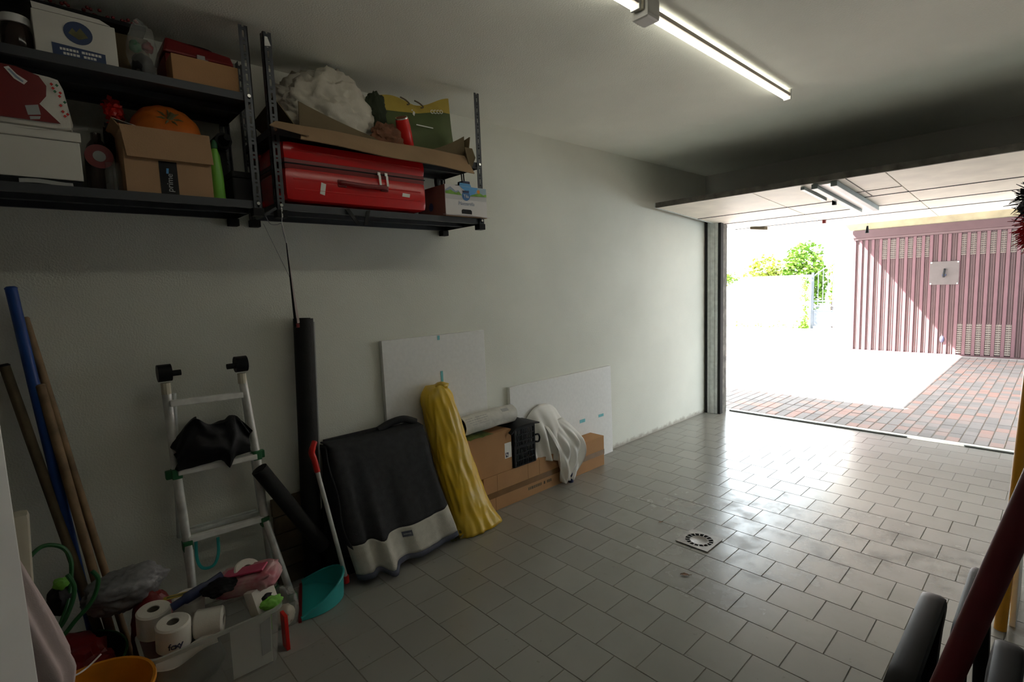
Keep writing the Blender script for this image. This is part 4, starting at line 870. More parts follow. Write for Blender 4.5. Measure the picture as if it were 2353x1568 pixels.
bm = BM(); obox(bm, (A+B)/2+V((-0.004,-0.006,0)), (A-B)/2, V((0.003,0.006,0)), V((0,0,0.006))); obj('rubber_lip', bm, M_redd, pn_)
S0, S1, S2 = V((0.30,1.056,0.045)), V((0.262,0.962,0.66)), V((0.255,0.945,0.80))
obj('socket', tube(BM(), [S0-V((0,0,0.02)), S0+(S1-S0)*0.03], 0.016, 12), M_redb, t, smooth=True)
obj('stick', cyl(BM(), S0, S1, 0.011, seg=14), M_galv, t, smooth=True)
bm = BM(); tube(bm, spline([S1-(S1-S0)*0.02, S1+V((0.0,-0.008,0.05)), S1+V((0.0,-0.018,0.09)), S1+V((0,-0.008,0.125)), S2+V((0,0.022,0.005))]), [0.015]*8+[0.016]*9+[0.014]*7+[0.008], 12); obj('grip', bm, M_redb, t, smooth=True)

# covered box with grey blanket
t = thing('blanket', 'dark grey fleece with a pale hem band draped over a box', 'blanket', (0.2, 1.36, 0))
def bl(u, v):
    # v 0: back edge on top, .18 front top edge, 1: floor hem
    hem = 0.03 + 0.035*u + 0.012*sin(u*6)
    if v < 0.16:
        k = v/0.16; x = 0.045 + 0.125*k; y = 1.075 + 0.585*u; z = 0.725 - 0.005*k - 0.012*sin(pi*u) + 0.02*sin(pi*k)*0.3
    else:
        k = (v-0.16)/0.84; x = 0.17 + 0.195*k**0.8; y0_ = 1.068 + 0.045*k - 0.05*sin(pi*k)*0.4; y1_ = 1.660 + 0.075*k
        z = 0.72 - 0.012*sin(pi*u) + (hem-0.72)*k
        y = y0_ + (y1_-y0_)*u
        f = 0.05*exp(-((u-0.27)/0.045)**2)*k**1.1 + 0.026*exp(-((u-0.10)/0.035)**2)*k**0.7 + 0.012*exp(-((u-0.78)/0.05)**2)*k**0.8 + 0.012*sin(u*19+2)*k + 0.016*exp(-((u-0.55)/0.06)**2)*k
        x += f + 0.03*(1-min(1, k*5))**2*(-1)*0.4
        if u > 0.93: x -= (u-0.93)/0.07*0.05*sin(pi*min(1, k*1.1))
        if u < 0.04: x -= (0.04-u)/0.04*0.05
        z -= 0.03*exp(-((u-0.27)/0.05)**2)*k
    return (x, y, max(0.008, z))
vb, vh = 0.775, 0.965
obj('dark_fleece', sheet(BM(), lambda u,v: bl(u, v*vb), 60, 34, 0.007), M_darkfl, t, smooth=True, ang=0)
pb_ = obj('pale_band', sheet(BM(), lambda u,v: bl(u, vb+(vh-vb)*v), 60, 10, 0.007), M_litefl, t, smooth=True, ang=0)
obj('hem', sheet(BM(), lambda u,v: bl(u, vh+(1-vh)*v), 60, 2, 0.010), M_hemfl, t, smooth=True, ang=0)
obj('left_fall', sheet(BM(), lambda u,v: (0.05+0.115*u+0.16*u*v**0.8, 1.07+0.045*v*u-0.03*u*sin(pi*v)+0.012*sin(v*9+u*4), 0.72-(0.66-0.1*u)*v), 14, 26, 0.006), M_darkfl, t, smooth=True, ang=0)
p0 = V(bl(0.47, 0.825)); p1 = V(bl(0.555, 0.825)); xd = (p1-p0).normalized(); upv = (V(bl(0.5,0.80))-V(bl(0.5,0.86))).normalized(); nn = xd.cross(upv).normalized()
bm = BM(); obox(bm, (p0+p1)/2+nn*0.009, xd*0.030, upv*0.016, nn*0.001); obj('woven_tag', bm, M_hemfl, pb_)
bm = BM(); R = random.Random(4)
for k in range(7): obox(bm, (p0+p1)/2+nn*0.0105+xd*(-0.019+0.0064*k), xd*0.0022, upv*R.uniform(0.003,0.005), nn*0.0004)
obj('tag_print', bm, M_grey, pb_)
t = thing('covered_box', 'boxy load mostly hidden beneath the grey fleece blanket', 'box', (0.1, 1.37, 0))
obj('box_body', hexa(BM(), [(0.02,1.10,0.0),(0.20,1.10,0.0),(0.20,1.63,0.0),(0.02,1.63,0.0),(0.02,1.10,0.70),(0.13,1.10,0.70),(0.13,1.63,0.70),(0.02,1.63,0.70)]), M_bag, t)
obj('top_board', box(BM(), (0.018,1.10,0.702), (0.035,1.52,0.735), 0.003), M_darkfl, t)
bm = BM(); tube(bm, spline([(0.06,1.42,0.725),(0.07,1.50,0.755),(0.09,1.58,0.765),(0.11,1.65,0.735)]), 0.022, 10); obj('rolled_edge', bm, M_darkfl, t, smooth=True)

# yellow bag
t = thing('yellow_liner', 'tall tapered load wrapped in a yellow bin liner', 'bag', (0.2, 1.92, 0))
def yl(u, v):
    a = 2*pi*u; k = v
    cx = 0.292 - 0.195*k; cy = 1.925 - 0.155*k + 0.05*k*k
    ry = 0.168*(1-0.30*k) if k < 0.9 else 0.1226*(1 - ((k-0.9)/0.1)**2*0.45); rx = 0.10*(1-0.25*k) if k < 0.9 else 0.0775*(1-((k-0.9)/0.1)**2*0.4)
    q_ = V((cos(a)*1.3, sin(a)*1.3, k*2.6)); f = 1 + 0.16*noise.noise(q_) - 0.15*abs(noise.noise(q_*1.9+V((3,1,0)))) - 0.10*abs(noise.noise(V((cos(a)*3.0, sin(a)*3.0, k*5+2)))) + 0.012*noise.noise(V((cos(a)*7, sin(a)*7, k*22)))
    if k < 0.12: f *= 1 + 0.25*(0.12-k)/0.12*max(0, sin(a-0.3))
    z = 0.004 + 0.925*k + (0.04*cos(a*3)*(k > 0.9)*(k-0.9)*10*0.3)
    return (max(0.012, cx + rx*f*cos(a)), cy + ry*f*sin(a), z)
bm = BM(); ring_strip(bm, [[V(yl(i/110, j/60)) for i in range(110)] for j in range(61)]); obj('liner', bm, M_yellow, t, smooth=True, ang=0)
bm = BM(); blob(bm, (0.10,1.862,0.930), (0.04,0.045,0.022), 0.35, 3, 3, 9); obj('gathered_top', bm, M_yellow, t, smooth=True, ang=0)
bm = leaves(BM(), 40, lambda R: (0.315+R.gauss(0,0.02), 1.77+R.gauss(0,0.02), 0.012+abs(R.gauss(0,0.012))), 0.035, 12); tag(obj('litter_scrap', bm, M_stem, loc=(0.315,1.77,0.004)), 'dark scraps of litter at the foot of the yellow bag', 'litter'); 

# foam boards
def foam(name, y0, y1, z1, label, marks):
    t = thing(name, label, 'foam board', (0.03, (y0+y1)/2, 0))
    bm = BM(); hexa(bm, [(0.012,y0,0.0),(0.042,y0,0.0),(0.042,y1,0.0),(0.012,y1,0.0),(0.002,y0,z1),(0.032,y0,z1),(0.032,y1,z1),(0.002,y1,z1)], 0.002); obj('sheet', bm, M_foam, t)
    for y, z, a, b in marks:
        x = 0.043 - 0.010*z/z1; bm = BM(); obox(bm, (x,y,z), (0.0006,0,0), (0,a,0.0), (-0.010/z1*b,0,b)); obj('teal_label', bm, M_tealp, t)
foam('foam_board', 1.495, 2.292, 1.25, 'tall white foam board standing behind the yellow bag', [(1.905,1.232,0.009,0.014),(1.915,0.975,0.009,0.036)])
foam('foam_board', 2.515, 3.762, 0.80, 'wide low white foam board behind the long carton', [(3.34,0.375,0.036,0.014),(3.60,0.372,0.036,0.012)])

# cartons
t = thing('long_carton', 'long low brown carton taped along the middle on the floor', 'box', (0.115, 2.65, 0))
obj('carton_body', box(BM(), (0.048,2.10,0.0), (0.192,3.432,0.255), 0.002), M_card3, t)
obj('tape', box(BM(), (0.1921,2.10,0.095), (0.1932,3.433,0.137)), M_tape, t)
obj('tape', box(BM(), (0.10,3.4325,0.095), (0.1932,3.4338,0.137)), M_tape, t)
bm = BM()
for y in (2.22, 2.52, 2.64): box(bm, (0.1921,y,0.137), (0.1926,y+0.003,0.253))
box(bm, (0.1921,2.20,0.002), (0.1926,2.203,0.095)); obj('crease', bm, M_tape, t)
bm = BM(); R = random.Random(8); y = 2.50
while y < 2.76:
    w = R.uniform(0.010, 0.02)
    if R.random() < 0.85: box(bm, (0.1921,y,0.050), (0.1927,y+w,0.072))
    y += w + 0.005
obj('stencil_print', bm, M_woodd, t)
t = thing('brown_carton', 'brown carton with a white label standing on the long carton', 'box', (0.12, 2.16, 0.256))
obj('carton_body', box(BM(), (0.048,1.965,0.256), (0.188,2.372,0.548), 0.002), M_card3, t)
lb_ = obj('label', box(BM(), (0.1881,2.305,0.345), (0.1888,2.368,0.455)), M_inkw, t)
bm = BM(); box(bm, (0.1889,2.312,0.352), (0.1895,2.338,0.385)); obj('label_symbol', bm, M_inkd, lb_)
bm = BM(); box(bm, (0.1896,2.317,0.365), (0.1900,2.325,0.380)); box(bm, (0.1896,2.328,0.357), (0.1900,2.333,0.372)); obj('label_symbol', bm, M_inkw, lb_)
t = thing('paper_sack', 'half-empty white paper sack lying on the brown carton', 'sack', (0.11, 2.2, 0.55))
def ps(u, v):
    a = 2*pi*u; r = 0.062 + 0.008*noise.noise(V((cos(a)*1.5, sin(a)*1.5, v*3))); y = 1.985 + 0.455*v
    sq = 0.82 if v < 0.8 else 0.82 + 0.2*(v-0.8); flat = max(0.016, 1)
    return (0.115 + r*1.12*cos(a), y, max(0.566, 0.628 + r*sin(a)*(0.92) + 0.012*v))
bm = BM(); ring_strip(bm, [[V(ps(i/40, j/24)) for i in range(40)] for j in range(25)], True, False, True); bm.normal_update(); bmesh.ops.solidify(bm, geom=bm.faces[:], thickness=0.003)
pp_ = obj('paper', bm, mat('printed_sack_paper', (0.66,0.65,0.60), 0.7, var=0.12, scale=16, bump=0.2, bscale=50), t, smooth=True, ang=60)
bm = BM(); blob(bm, (0.115,2.02,0.615), (0.055,0.03,0.045), 0.2, sub=3); obj('dark_inside', bm, M_bag, t, smooth=True)  # black lump plugging the sack's open end
bm = BM(); R = random.Random(2)
def onsack(v, a, h): 
    q = V(ps(a/(2*pi), v)); c = V((0.115, q.y, 0.628)); n_ = (q-c).normalized(); return q + n_*h, n_
for v in [0.05+0.045*k for k in range(9)]:
    for a in (0.25, 0.5, 0.75, 1.0):
        if R.random() < 0.8:
            q, n_ = onsack(v, a, 0.005); obox(bm, q, n_*0.0006, V((0,0.008,0)), n_.cross(V((0,1,0)))*0.0015)
obj('small_print', bm, M_grey, pp_)
q, n_ = onsack(0.80, 0.95, 0.0055); bm = BM(); obox(bm, q, n_*0.0006, V((0,0.030,0)), n_.cross(V((0,1,0)))*0.013); obj('code_panel', bm, M_grey, pp_)
bm = sheet(BM(), lambda u,v: (0.06+0.15*v, 1.99+0.20*u, 0.552+0.008*abs(sin(u*6))*v-0.001), 10, 5, 0.002); tag(obj('green_leaflet', bm, mat('olive_print_leaflet', (0.12,0.16,0.03), 0.5, var=0.6, scale=30), loc=(0.1,2.1,0.55)), 'olive printed wrapper under the white paper sack', 'wrapper')

# black crate standing on the long carton
t = thing('crate', 'black slatted plastic crate standing on the long carton', 'crate', (0.12, 2.5, 0.256))
x0, x1, y0, y1, z0, z1 = 0.05, 0.20, 2.385, 2.60, 0.257, 0.545
for x in (x0, x1-0.012):
    for y in (y0, y1-0.016): obj('corner_post', box(BM(), (x,y,z0), (x+0.012,y+0.016,z1), 0.002), M_black, t)
obj('bottom', box(BM(), (x0,y0,z0), (x1,y1,z0+0.008)), M_black, t)
for i in range(11):
    y = y0+0.018+i*0.0165; obj('slat', box(BM(), (x1-0.008,y,z0+0.008), (x1-0.002,y+0.007,z1)), M_black, t)
for k, z in enumerate((0.30,0.345,0.39,0.435,0.48,0.525)): obj('cross_slat', box(BM(), (x1-0.009,y0+0.016,z), (x1-0.001,y1-0.016,z+(0.020 if k in (2,5) else 0.008))), M_black, t)
bm = BM()
for i in range(7): box(bm, (x0+0.014+i*0.019,y0+0.002,z0+0.008), (x0+0.024+i*0.019,y0+0.008,z1))
box(bm, (x0,y0+0.001,0.42), (x1,y0+0.009,0.53)); box(bm, (x0,y0+0.001,0.335), (x1,y0+0.009,0.36)); obj('end_wall', bm, M_black, t)
obj('top_flap', sheet(BM(), lambda u,v: (0.035+0.185*u, 2.345+0.285*v, z1+0.004+0.030*(1-u)*sin(pi*min(1,v*1.1))+0.012*sin(pi*v)-0.03*max(0,0.2-v)/0.2*(u)), 10, 12, 0.010), M_black, t, smooth=True)
bm = BM(); tube(bm, spline([(0.20,2.602,0.455),(0.205,2.628,0.452),(0.205,2.640,0.425),(0.205,2.628,0.400),(0.20,2.602,0.402)]), 0.007, 8); obj('loop_handle', bm, M_black, t, smooth=True)
bm = BM(); blob(bm, (0.12,2.47,0.315), (0.05,0.06,0.048), 0.25, 2.5, 3, 3, z0+0.009); tag(obj('plastic_bag', bm, mat('pale_green_film', (0.35,0.48,0.40), 0.4, var=0.5, scale=20), loc=(0.12,2.47,z0+0.009), smooth=True), 'pale green crumpled bag inside the black crate', 'bag')

# white cloth over round load
t = thing('draped_load', 'white cloth draped over a round-topped load on the long carton', 'cloth', (0.15, 2.8, 0.256))
def dome(u, v):
    # u across (0 left .. 1 right), v top..bottom
    a = pi*(1-u); c = 2.83; R_ = 0.225
    ytop = c + R_*cos(a)*0.96; zt_ = 0.385 + 0.235*sin(a)**0.9
    zb_ = 0.215 + 0.012*sin(u*11)
    yb = c - 0.20 + 0.43*u
    k = v**0.9; y = ytop + (yb + 0.04*u - ytop)*k; z = zt_ + (zb_-zt_)*k
    x = 0.05 + 0.115*sin(pi*0.5*min(1, v*2.0))*(0.55+0.45*sin(pi*u)) + 0.048*v**1.5 + 0.012*v*(1-sin(pi*u))
    x += (0.016*sin(u*26 + 2*v) + 0.010*sin(u*43+v*3))*min(1, v*1.8)
    return (x, y, z)
obj('drape', sheet(BM(), dome, 60, 26, 0.004), M_cloth, t, smooth=True, ang=0)
def tail(u, v):
    y = 2.765 + 0.05*v + (0.20 + 0.10*sin(pi*v) - 0.10*v**1.3)*u + 0.10*v*v*0.3 + (0.05 if v < 0.3 else 0.05)*u*sin(pi*v)
    z = 0.47 - 0.44*v + 0.03*u*(1-v) - 0.015*sin(u*7)*v; x = 0.135 + 0.105*min(1, v*2.6)**0.8 + (0.022*sin(u*17+v*5) + 0.012*sin(u*31-v*7))*min(1, v*2.2)
    return (x, y, z)
obj('hanging_tail', sheet(BM(), tail, 40, 26, 0.004), M_cloth, t, smooth=True, ang=0)
bm = BM(); tube(bm, [(0.060,2.80,0.40),(0.064,2.80,0.40)], 0.15, 28); obj('round_core', bm, M_ivory, t)
bm = BM(); cyl(bm, (0.235,2.945,0.0), (0.228,2.94,0.075), 0.022, 0.024, 14); cyl(bm, (0.228,2.94,0.074), (0.22,2.915,0.095), 0.024, 0.018, 14); obj('rubber_foot', bm, M_navy, t, smooth=True)

# ------------------------------------------------------------------ bottom-left clutter
dl = sroot('door_3', (1.22, -0.43, 0))
A, B = V((1.48,-0.725,0)), V((1.09,-0.10,0)); d = (B-A).normalized(); nn = V((d.y,-d.x,0))
bm = BM(); c = (A+B)/2; obox(bm, (c.x,c.y,1.01), (B-A)/2, nn*0.02, V((0,0,1.0)), 0.003); dlf = obj('door_leaf', bm, M_white, dl)
bm = BM(); p = B - d*0.06 + V((0,0,1.02)) - nn*0.02; cyl(bm, p, p-nn*0.05, 0.01, seg=10); tube(bm, [p-nn*0.045, p-nn*0.045-d*0.10], 0.009, 8); obj('door_handle', bm, M_galv, dlf)
t = thing('hanging_cloth', 'pinkish white cloth hanging in folds beside the pale door', 'cloth', (0.85, -0.2, 0.2))
def hc(u, v):
    a = 2*pi*u; z = 1.08 - 0.90*v; hw = 0.035 + 0.125*min(1, v/0.66)**1.2 - 0.05*max(0, v-0.68)/0.32
    cy = -0.205 + 0.020*v; f = 1 + 0.24*sin(a*6+v*2.5+0.6*sin(v*5)) + 0.14*sin(a*13-v*4) + 0.10*noise.noise(V((cos(a)*2, sin(a)*2, v*3)))
    return (0.83 + 0.10*hw/0.2*f*cos(a), cy + hw*f*sin(a)*0.95, z)
bm = BM(); ring_strip(bm, [[V(hc(i/120, j/40)) for i in range(120)] for j in range(41)]); obj('cotton', bm, M_pinkc, t, smooth=True, ang=0)
obj('hanging_loop', tube(BM(), spline([(0.83,-0.215,1.07),(0.93,-0.2,1.12),(1.06,-0.16,1.10)]), 0.006, 6), M_pinkc, t)
t = thing('plastic_stool', 'pale ivory plastic piece standing behind the hanging cloth', 'plastic', (0.3, -0.15, 0))
bm = BM(); hexa(bm, [(0.28,-0.26,0.0),(0.36,-0.26,0.0),(0.36,-0.135,0.0),(0.28,-0.135,0.0),(0.28,-0.28,0.815),(0.36,-0.28,0.815),(0.36,-0.092,0.815),(0.28,-0.092,0.815)], 0.02); obj('moulded_body', bm, M_ivory, t, smooth=True)
def hose(P, name='loop', r=0.0075): return tube(BM(), spline(P, 8), r, 8)
t = thing('garden_hose', 'dark green garden hose coiled beside the wooden handles', 'hose', (0.28, 0, 0.3))
obj('hose_coil', hose([(0.30,-0.20,0.52),(0.27,-0.13,0.60),(0.25,-0.075,0.645),(0.25,-0.02,0.622),(0.25,0.0,0.56),(0.26,-0.01,0.47),(0.30,-0.035,0.39),(0.34,-0.08,0.32),(0.36,-0.16,0.30)]), M_hose, t, smooth=True)
obj('hose_coil', hose([(0.34,0.055,0.53),(0.345,0.07,0.49),(0.35,0.045,0.42),(0.36,-0.01,0.37),(0.37,-0.05,0.335),(0.38,-0.12,0.31)]), M_hose, t, smooth=True)
obj('hose_coil', hose([(0.30,-0.015,0.53),(0.31,0.0,0.475),(0.33,-0.02,0.41),(0.35,-0.06,0.355),(0.37,-0.13,0.33)]), M_hose, t, smooth=True)
bm = BM(); blob(bm, (0.27,-0.035,0.49), (0.02,0.024,0.022), 0.3, 2, 3, 4); obj('green_coupling', bm, M_greenb, t, smooth=True)
bm = BM(); blob(bm, (0.25,-0.045,0.42), (0.05,0.04,0.055), 0.25, 2, 3, 5); obj('black_reel', bm, M_bag, t, smooth=True)
t = thing('red_bin', 'deep red bag slumped under the grey carrier bag', 'bag', (0.285, 0.225, 0))
bm = BM(); blob(bm, (0.285,0.225,0.165), (0.075,0.075,0.185), 0.14, 2, 4, 14, 0.002, 0.5); obj('red_cloth', bm, M_redd, t, smooth=True)
def gb(p, d): 
    k = max(0, d.y); p.z += 0.02*k; p.y *= 1 + 0.05*k; return p
bm = BM(); blob(bm, (0.255,0.150,0.375), (0.070,0.130,0.082), 0.24, 1.7, 5, 17, None, 0.45, gb); tag(obj('carrier_bag', bm, M_greybag, loc=(0.255,0.15,0.3), smooth=True, ang=0), 'crumpled grey carrier bag right of the wooden handles', 'bag')
t = thing('black_tub', 'round black tub with red contents and a green hose over it', 'tub', (0.345, -0.105, 0))
bm = BM(); lathe(bm, (0.345,-0.105,0), [(0.18,0.0),(0.225,0.195),(0.23,0.20),(0.235,0.20),(0.235,0.185),(0.19,0.0)], 36, False, False); lathe(bm, (0.345,-0.105,0), [(0.182,0.003),(0.182,0.006)], 36); obj('tub_wall', bm, M_black, t, smooth=True)
obj('green_rim', tube(BM(), [(0.345+0.236*cos(2*pi*k/40), -0.105+0.236*sin(2*pi*k/40), 0.204) for k in range(40)], 0.0045, 8, closed=True), M_hose, t, smooth=True)
bm = BM(); blob(bm, (0.325,-0.06,0.165), (0.15,0.14,0.11), 0.3, 3, 4, 19); obj('red_contents', bm, M_redd, t, smooth=True)
t = thing('basin', 'amber yellow plastic basin in the bottom left corner', 'basin', (0.735, 0.015, 0))
bm = BM(); c = (0.755,0.0,0); lathe(bm, c, [(0.115,0.002),(0.162,0.28),(0.168,0.30),(0.176,0.302),(0.178,0.292),(0.170,0.285),(0.123,0.0)], 48, False, False); lathe(bm, c, [(0.117,0.004),(0.117,0.007)], 40); obj('basin_wall', bm, M_basin, t, smooth=True)
bm = BM()
for a in (0.4, 1.9, 2.4): tube(bm, [(c[0]+0.148*cos(a), c[1]+0.148*sin(a), 0.20), (c[0]+0.150*cos(a+0.12), c[1]+0.150*sin(a+0.12), 0.212)], 0.002, 5)
obj('scratch', bm, M_woodd, t)
t = thing('bottle', 'navy capped bottle at the left of the amber basin', 'bottle', (0.93, -0.085, 0))
bm = BM(); lathe(bm, (0.93,-0.085,0), [(0.03,0),(0.034,0.01),(0.034,0.30),(0.02,0.34)], 18); obj('bottle_body', bm, M_navy, t, smooth=True)
bm = BM(); lathe(bm, (0.93,-0.085,0.341), [(0.022,0),(0.022,0.025),(0.018,0.032)], 16); obj('cap', bm, M_navy, t, smooth=True)
tag(obj('cable', tube(BM(), spline([(0.72,-0.10,0.42),(0.66,-0.045,0.335),(0.60,0.0,0.305),(0.575,0.045,0.322)]), 0.003, 6), M_inkw, loc=(0.66,-0.04,0.3)), 'thin white cord running to the amber basin', 'cord')

# clear storage box with paper rolls
t = thing('storage_box', 'clear plastic storage box overfilled with paper rolls', 'box', (0.5, 0.4, 0))
bx = [(0.40,0.165),(0.625,0.165),(0.625,0.628),(0.40,0.628)]
def rr(x0, y0, x1, y1, r, n=5):
    P = []
    for cx, cy, a0 in ((x1-r,y1-r,0),(x0+r,y1-r,pi/2),(x0+r,y0+r,pi),(x1-r,y0+r,1.5*pi)):
        for k in range(n+1): a = a0 + pi/2*k/n; P.append((cx+r*cos(a), cy+r*sin(a)))
    return P
b0 = rr(0.415,0.185,0.610,0.610,0.04); b1 = rr(0.395,0.160,0.630,0.635,0.05)
bm = BM(); ring_strip(bm, [[(x,y,0.002) for x,y in b0], [(x,y,0.235) for x,y in b1]], True, True, False); bm.normal_update(); bmesh.ops.solidify(bm, geom=bm.faces[:], thickness=0.003); obj('tub', bm, M_clear, t, smooth=True)
o0 = rr(0.385,0.150,0.640,0.645,0.055); i0 = rr(0.397,0.162,0.628,0.633,0.05)
bm = BM(); R4 = [[bm.verts.new((x,y,z)) for x,y in P] for P, z in ((i0,0.237),(o0,0.237),(o0,0.250),(i0,0.250))]; nR = len(i0)
for q in range(4):
    for i in range(nR): bm.faces.new((R4[q][i], R4[q][(i+1)%nR], R4[(q+1)%4][(i+1)%nR], R4[(q+1)%4][i]))
obj('rim', bm, M_clearr, t, smooth=True)
def roll(c, axis, r, h, label, par=None):
    g = thing('toilet_roll', label, 'paper roll', c, 'paper rolls in the clear box'); c = V(c); ax = V(axis).normalized(); u = ax.cross(V((0.31,0.2,0.93))).normalized() if abs(ax.z) < 0.9 else ax.cross(V((0,1,0))).normalized(); w = ax.cross(u)
    ri = 0.021
    def ring(rad, z): return [c + ax*z + (u*cos(2*pi*k/32) + w*sin(2*pi*k/32))*rad for k in range(32)]
    bm = BM(); ring_strip(bm, [ring(ri,0), ring(r-0.006,0), ring(r,0.006), ring(r,h-0.006), ring(r-0.006,h), ring(ri,h), ring(ri,0.002)], True, False, False); obj('paper_winding', bm, M_paper, g, smooth=True)
    bm = BM(); ring_strip(bm, [ring(ri-0.0005,0.003), ring(ri-0.0005,h-0.003)], True, False, False); bm.normal_update(); bmesh.ops.solidify(bm, geom=bm.faces[:], thickness=0.002); obj('core', bm, M_core, g, smooth=True)
    return g
tz = V((0.13,0.03,1))
g1 = roll((0.548,0.258,0.225), tz, 0.058, 0.105, 'front paper roll printed with a dark word')
roll((0.425,0.215,0.24), tz, 0.058, 0.105, 'paper roll behind the printed one at the left of the box')
roll((0.415,0.335,0.235), tz, 0.056, 0.105, 'paper roll under the yellow label in the box')
roll((0.530,0.335,0.262), (0.35,0.9,-0.05), 0.054, 0.10, 'paper roll lying on its side in the box')
roll((0.42,0.545,0.30), (0.5,0.1,0.75), 0.054, 0.10, 'paper roll at the raised right end of the box')
for i, ch in enumerate('foxy'):
    a = -0.40 + i*0.21; p = V((0.548,0.258,0.225)) + tz.normalized()*0.040 + V((cos(a), sin(a), -0.13*cos(a)))*0.0592
    text(ch, 0.036, p, (-sin(a), cos(a), 0.0), (0.13,0.03,1), M_inkd, g1, ext=0.0015)
t2 = thing('paper_label', 'yellow printed label lying across the paper rolls', 'label', (0.40,0.31,0.345)); bm = BM(); obox(bm, (0.405,0.305,0.3445), (0.011,-0.004,-0.001), (0.012,0.048,0.0), (0,0,0.0008)); obj('label_sheet', bm, M_mustard, t2)
bm = BM(); obox(bm, (0.405,0.305,0.346), (0.004,-0.0015,-0.0005), (0.009,0.036,0.0), (0,0,0.0004)); obj('label_print', bm, M_stem, t2)
t2 = thing('folded_umbrella', 'dark navy folded umbrella lying over the paper rolls', 'umbrella', (0.5,0.38,0.35))
bm = BM(); tube(bm, spline([(0.50,0.270,0.352),(0.49,0.32,0.362),(0.47,0.40,0.372),(0.455,0.46,0.385)]), [0.014]*6+[0.019]*6+[0.016]*7, 10, flat=(0.8,1.2)); obj('wrapped_canopy', bm, M_navy, t2, smooth=True)
bm = BM(); blob(bm, (0.50,0.435,0.365), (0.060,0.062,0.022), 0.25, 2.5, 4, 23); obj('loose_fabric', bm, M_bag, t2, smooth=True)
t2 = thing('towel_pack', 'pink and white wrapped paper pack at the right of the box', 'paper pack', (0.49,0.55,0.30))
c = V((0.485,0.545,0.345)); ax = V((0.10,0.105,0.03)); ay = V((-0.055,0.05,0.012)); az = V((-0.004,-0.012,0.04))
bm = BM(); bmesh.ops.create_icosphere(bm, subdivisions=4, radius=1)
for v_ in bm.verts:
    d = v_.co.copy(); q3 = [abs(x_)**0.45*(1 if x_ > 0 else -1) for x_ in d]; k_ = 1 + 0.12*noise.noise(d*3) - 0.10*abs(noise.noise(d*6))
    v_.co = c + (ax*q3[0]*0.92 + ay*q3[1] + az*q3[2]*0.85)*k_
obj('wrapper', bm, M_pink, t2, smooth=True, ang=0)
bm = BM(); obox(bm, c-ay*0.1+az*1.06+ax*0.1, ax*0.6, ay*0.35, az*0.10, 0.003); obj('pink_stripe', bm, mat('rose_stripe', (0.62,0.07,0.16), 0.35), t2)
bm = BM(); obox(bm, c+V((0.075,0.03,-0.065)), (0.02,0.012,0.006), (-0.03,0.05,0), (-0.004,-0.01,0.055), 0.008); obj('white_side', bm, M_paper, t2, smooth=True)
t2 = thing('green_pouch', 'bright green and black pouch at the right rim of the box', 'pouch', (0.57,0.6,0.25))
bm = BM(); blob(bm, (0.595,0.598,0.262), (0.026,0.045,0.022), 0.25, 2.4, 4, 29); obj('green_film', bm, M_greenb, t2, smooth=True, ang=0)
bm = BM(); blob(bm, (0.57,0.575,0.285), (0.024,0.035,0.014), 0.25, 2.4, 3, 33); obj('dark_part', bm, M_bag, t2, smooth=True)
obj('green_side', sheet(BM(), lambda u,v: (0.604-0.004*v, 0.515+0.08*u+0.03*v*(1-u), 0.235-0.09*v*(0.4+0.6*u)), 6, 6, 0.002), M_greenb, t2)
t2 = thing('card_panel', 'white card sheet standing inside the front of the clear box', 'card', (0.605,0.53,0.03)); bm = BM(); hexa(bm, [(0.600,0.435,0.010),(0.603,0.435,0.010),(0.606,0.585,0.010),(0.603,0.585,0.010),(0.612,0.435,0.225),(0.615,0.435,0.225),(0.618,0.590,0.225),(0.615,0.590,0.225)]); obj('sheet', bm, M_sheetw, t2)
bm = BM(); hexa(bm, [(0.608,0.545,0.055),(0.609,0.545,0.055),(0.6095,0.580,0.06),(0.6085,0.580,0.06),(0.6155,0.545,0.20),(0.6165,0.545,0.20),(0.6185,0.586,0.215),(0.6175,0.586,0.215)]); obj('grey_patch', bm, M_grey, t2)
bm = sheet(BM(), lambda u,v: (0.585+0.035*v+0.006*sin(u*8), 0.19+0.20*u, 0.225-0.03*v-0.015*sin(u*5)), 12, 5, 0.002); tag(obj('white_wrapper', bm, M_sheetw, loc=(0.6,0.29,0.2)), 'white plastic wrapper tucked along the left rim of the box', 'wrapper')
bm = BM(); blob(bm, (0.51,0.31,0.10), (0.075,0.12,0.095), 0.12, 2, 4, 43, 0.008); tag(obj('dark_bag', bm, mat('slate_film', (0.10,0.11,0.10), 0.5, var=0.3), loc=(0.51,0.31,0.01), smooth=True), 'slate grey bag at the bottom of the clear box', 'bag')
tag(obj('red_board', box(BM(), (0.52,0.652,0.0), (0.575,0.668,0.16), 0.003), M_redb, loc=(0.55,0.66,0)), 'bright red flat piece standing at the right of the clear box', 'board')
t2 = thing('plastic_bag', 'crumpled clear plastic bag between the clear box and the dustpan', 'bag', (0.36,0.73,0))
bm = BM(); blob(bm, (0.38,0.715,0.085), (0.06,0.055,0.09), 0.3, 2.4, 4, 51, 0.002, 0.9); obj('film', bm, M_film, t2, smooth=True, ang=0)
bm = BM(); blob(bm, (0.385,0.715,0.05), (0.04,0.04,0.048), 0.2, 2, 3, 5, 0.003); obj('beige_contents', bm, M_ivory, t2, smooth=True)

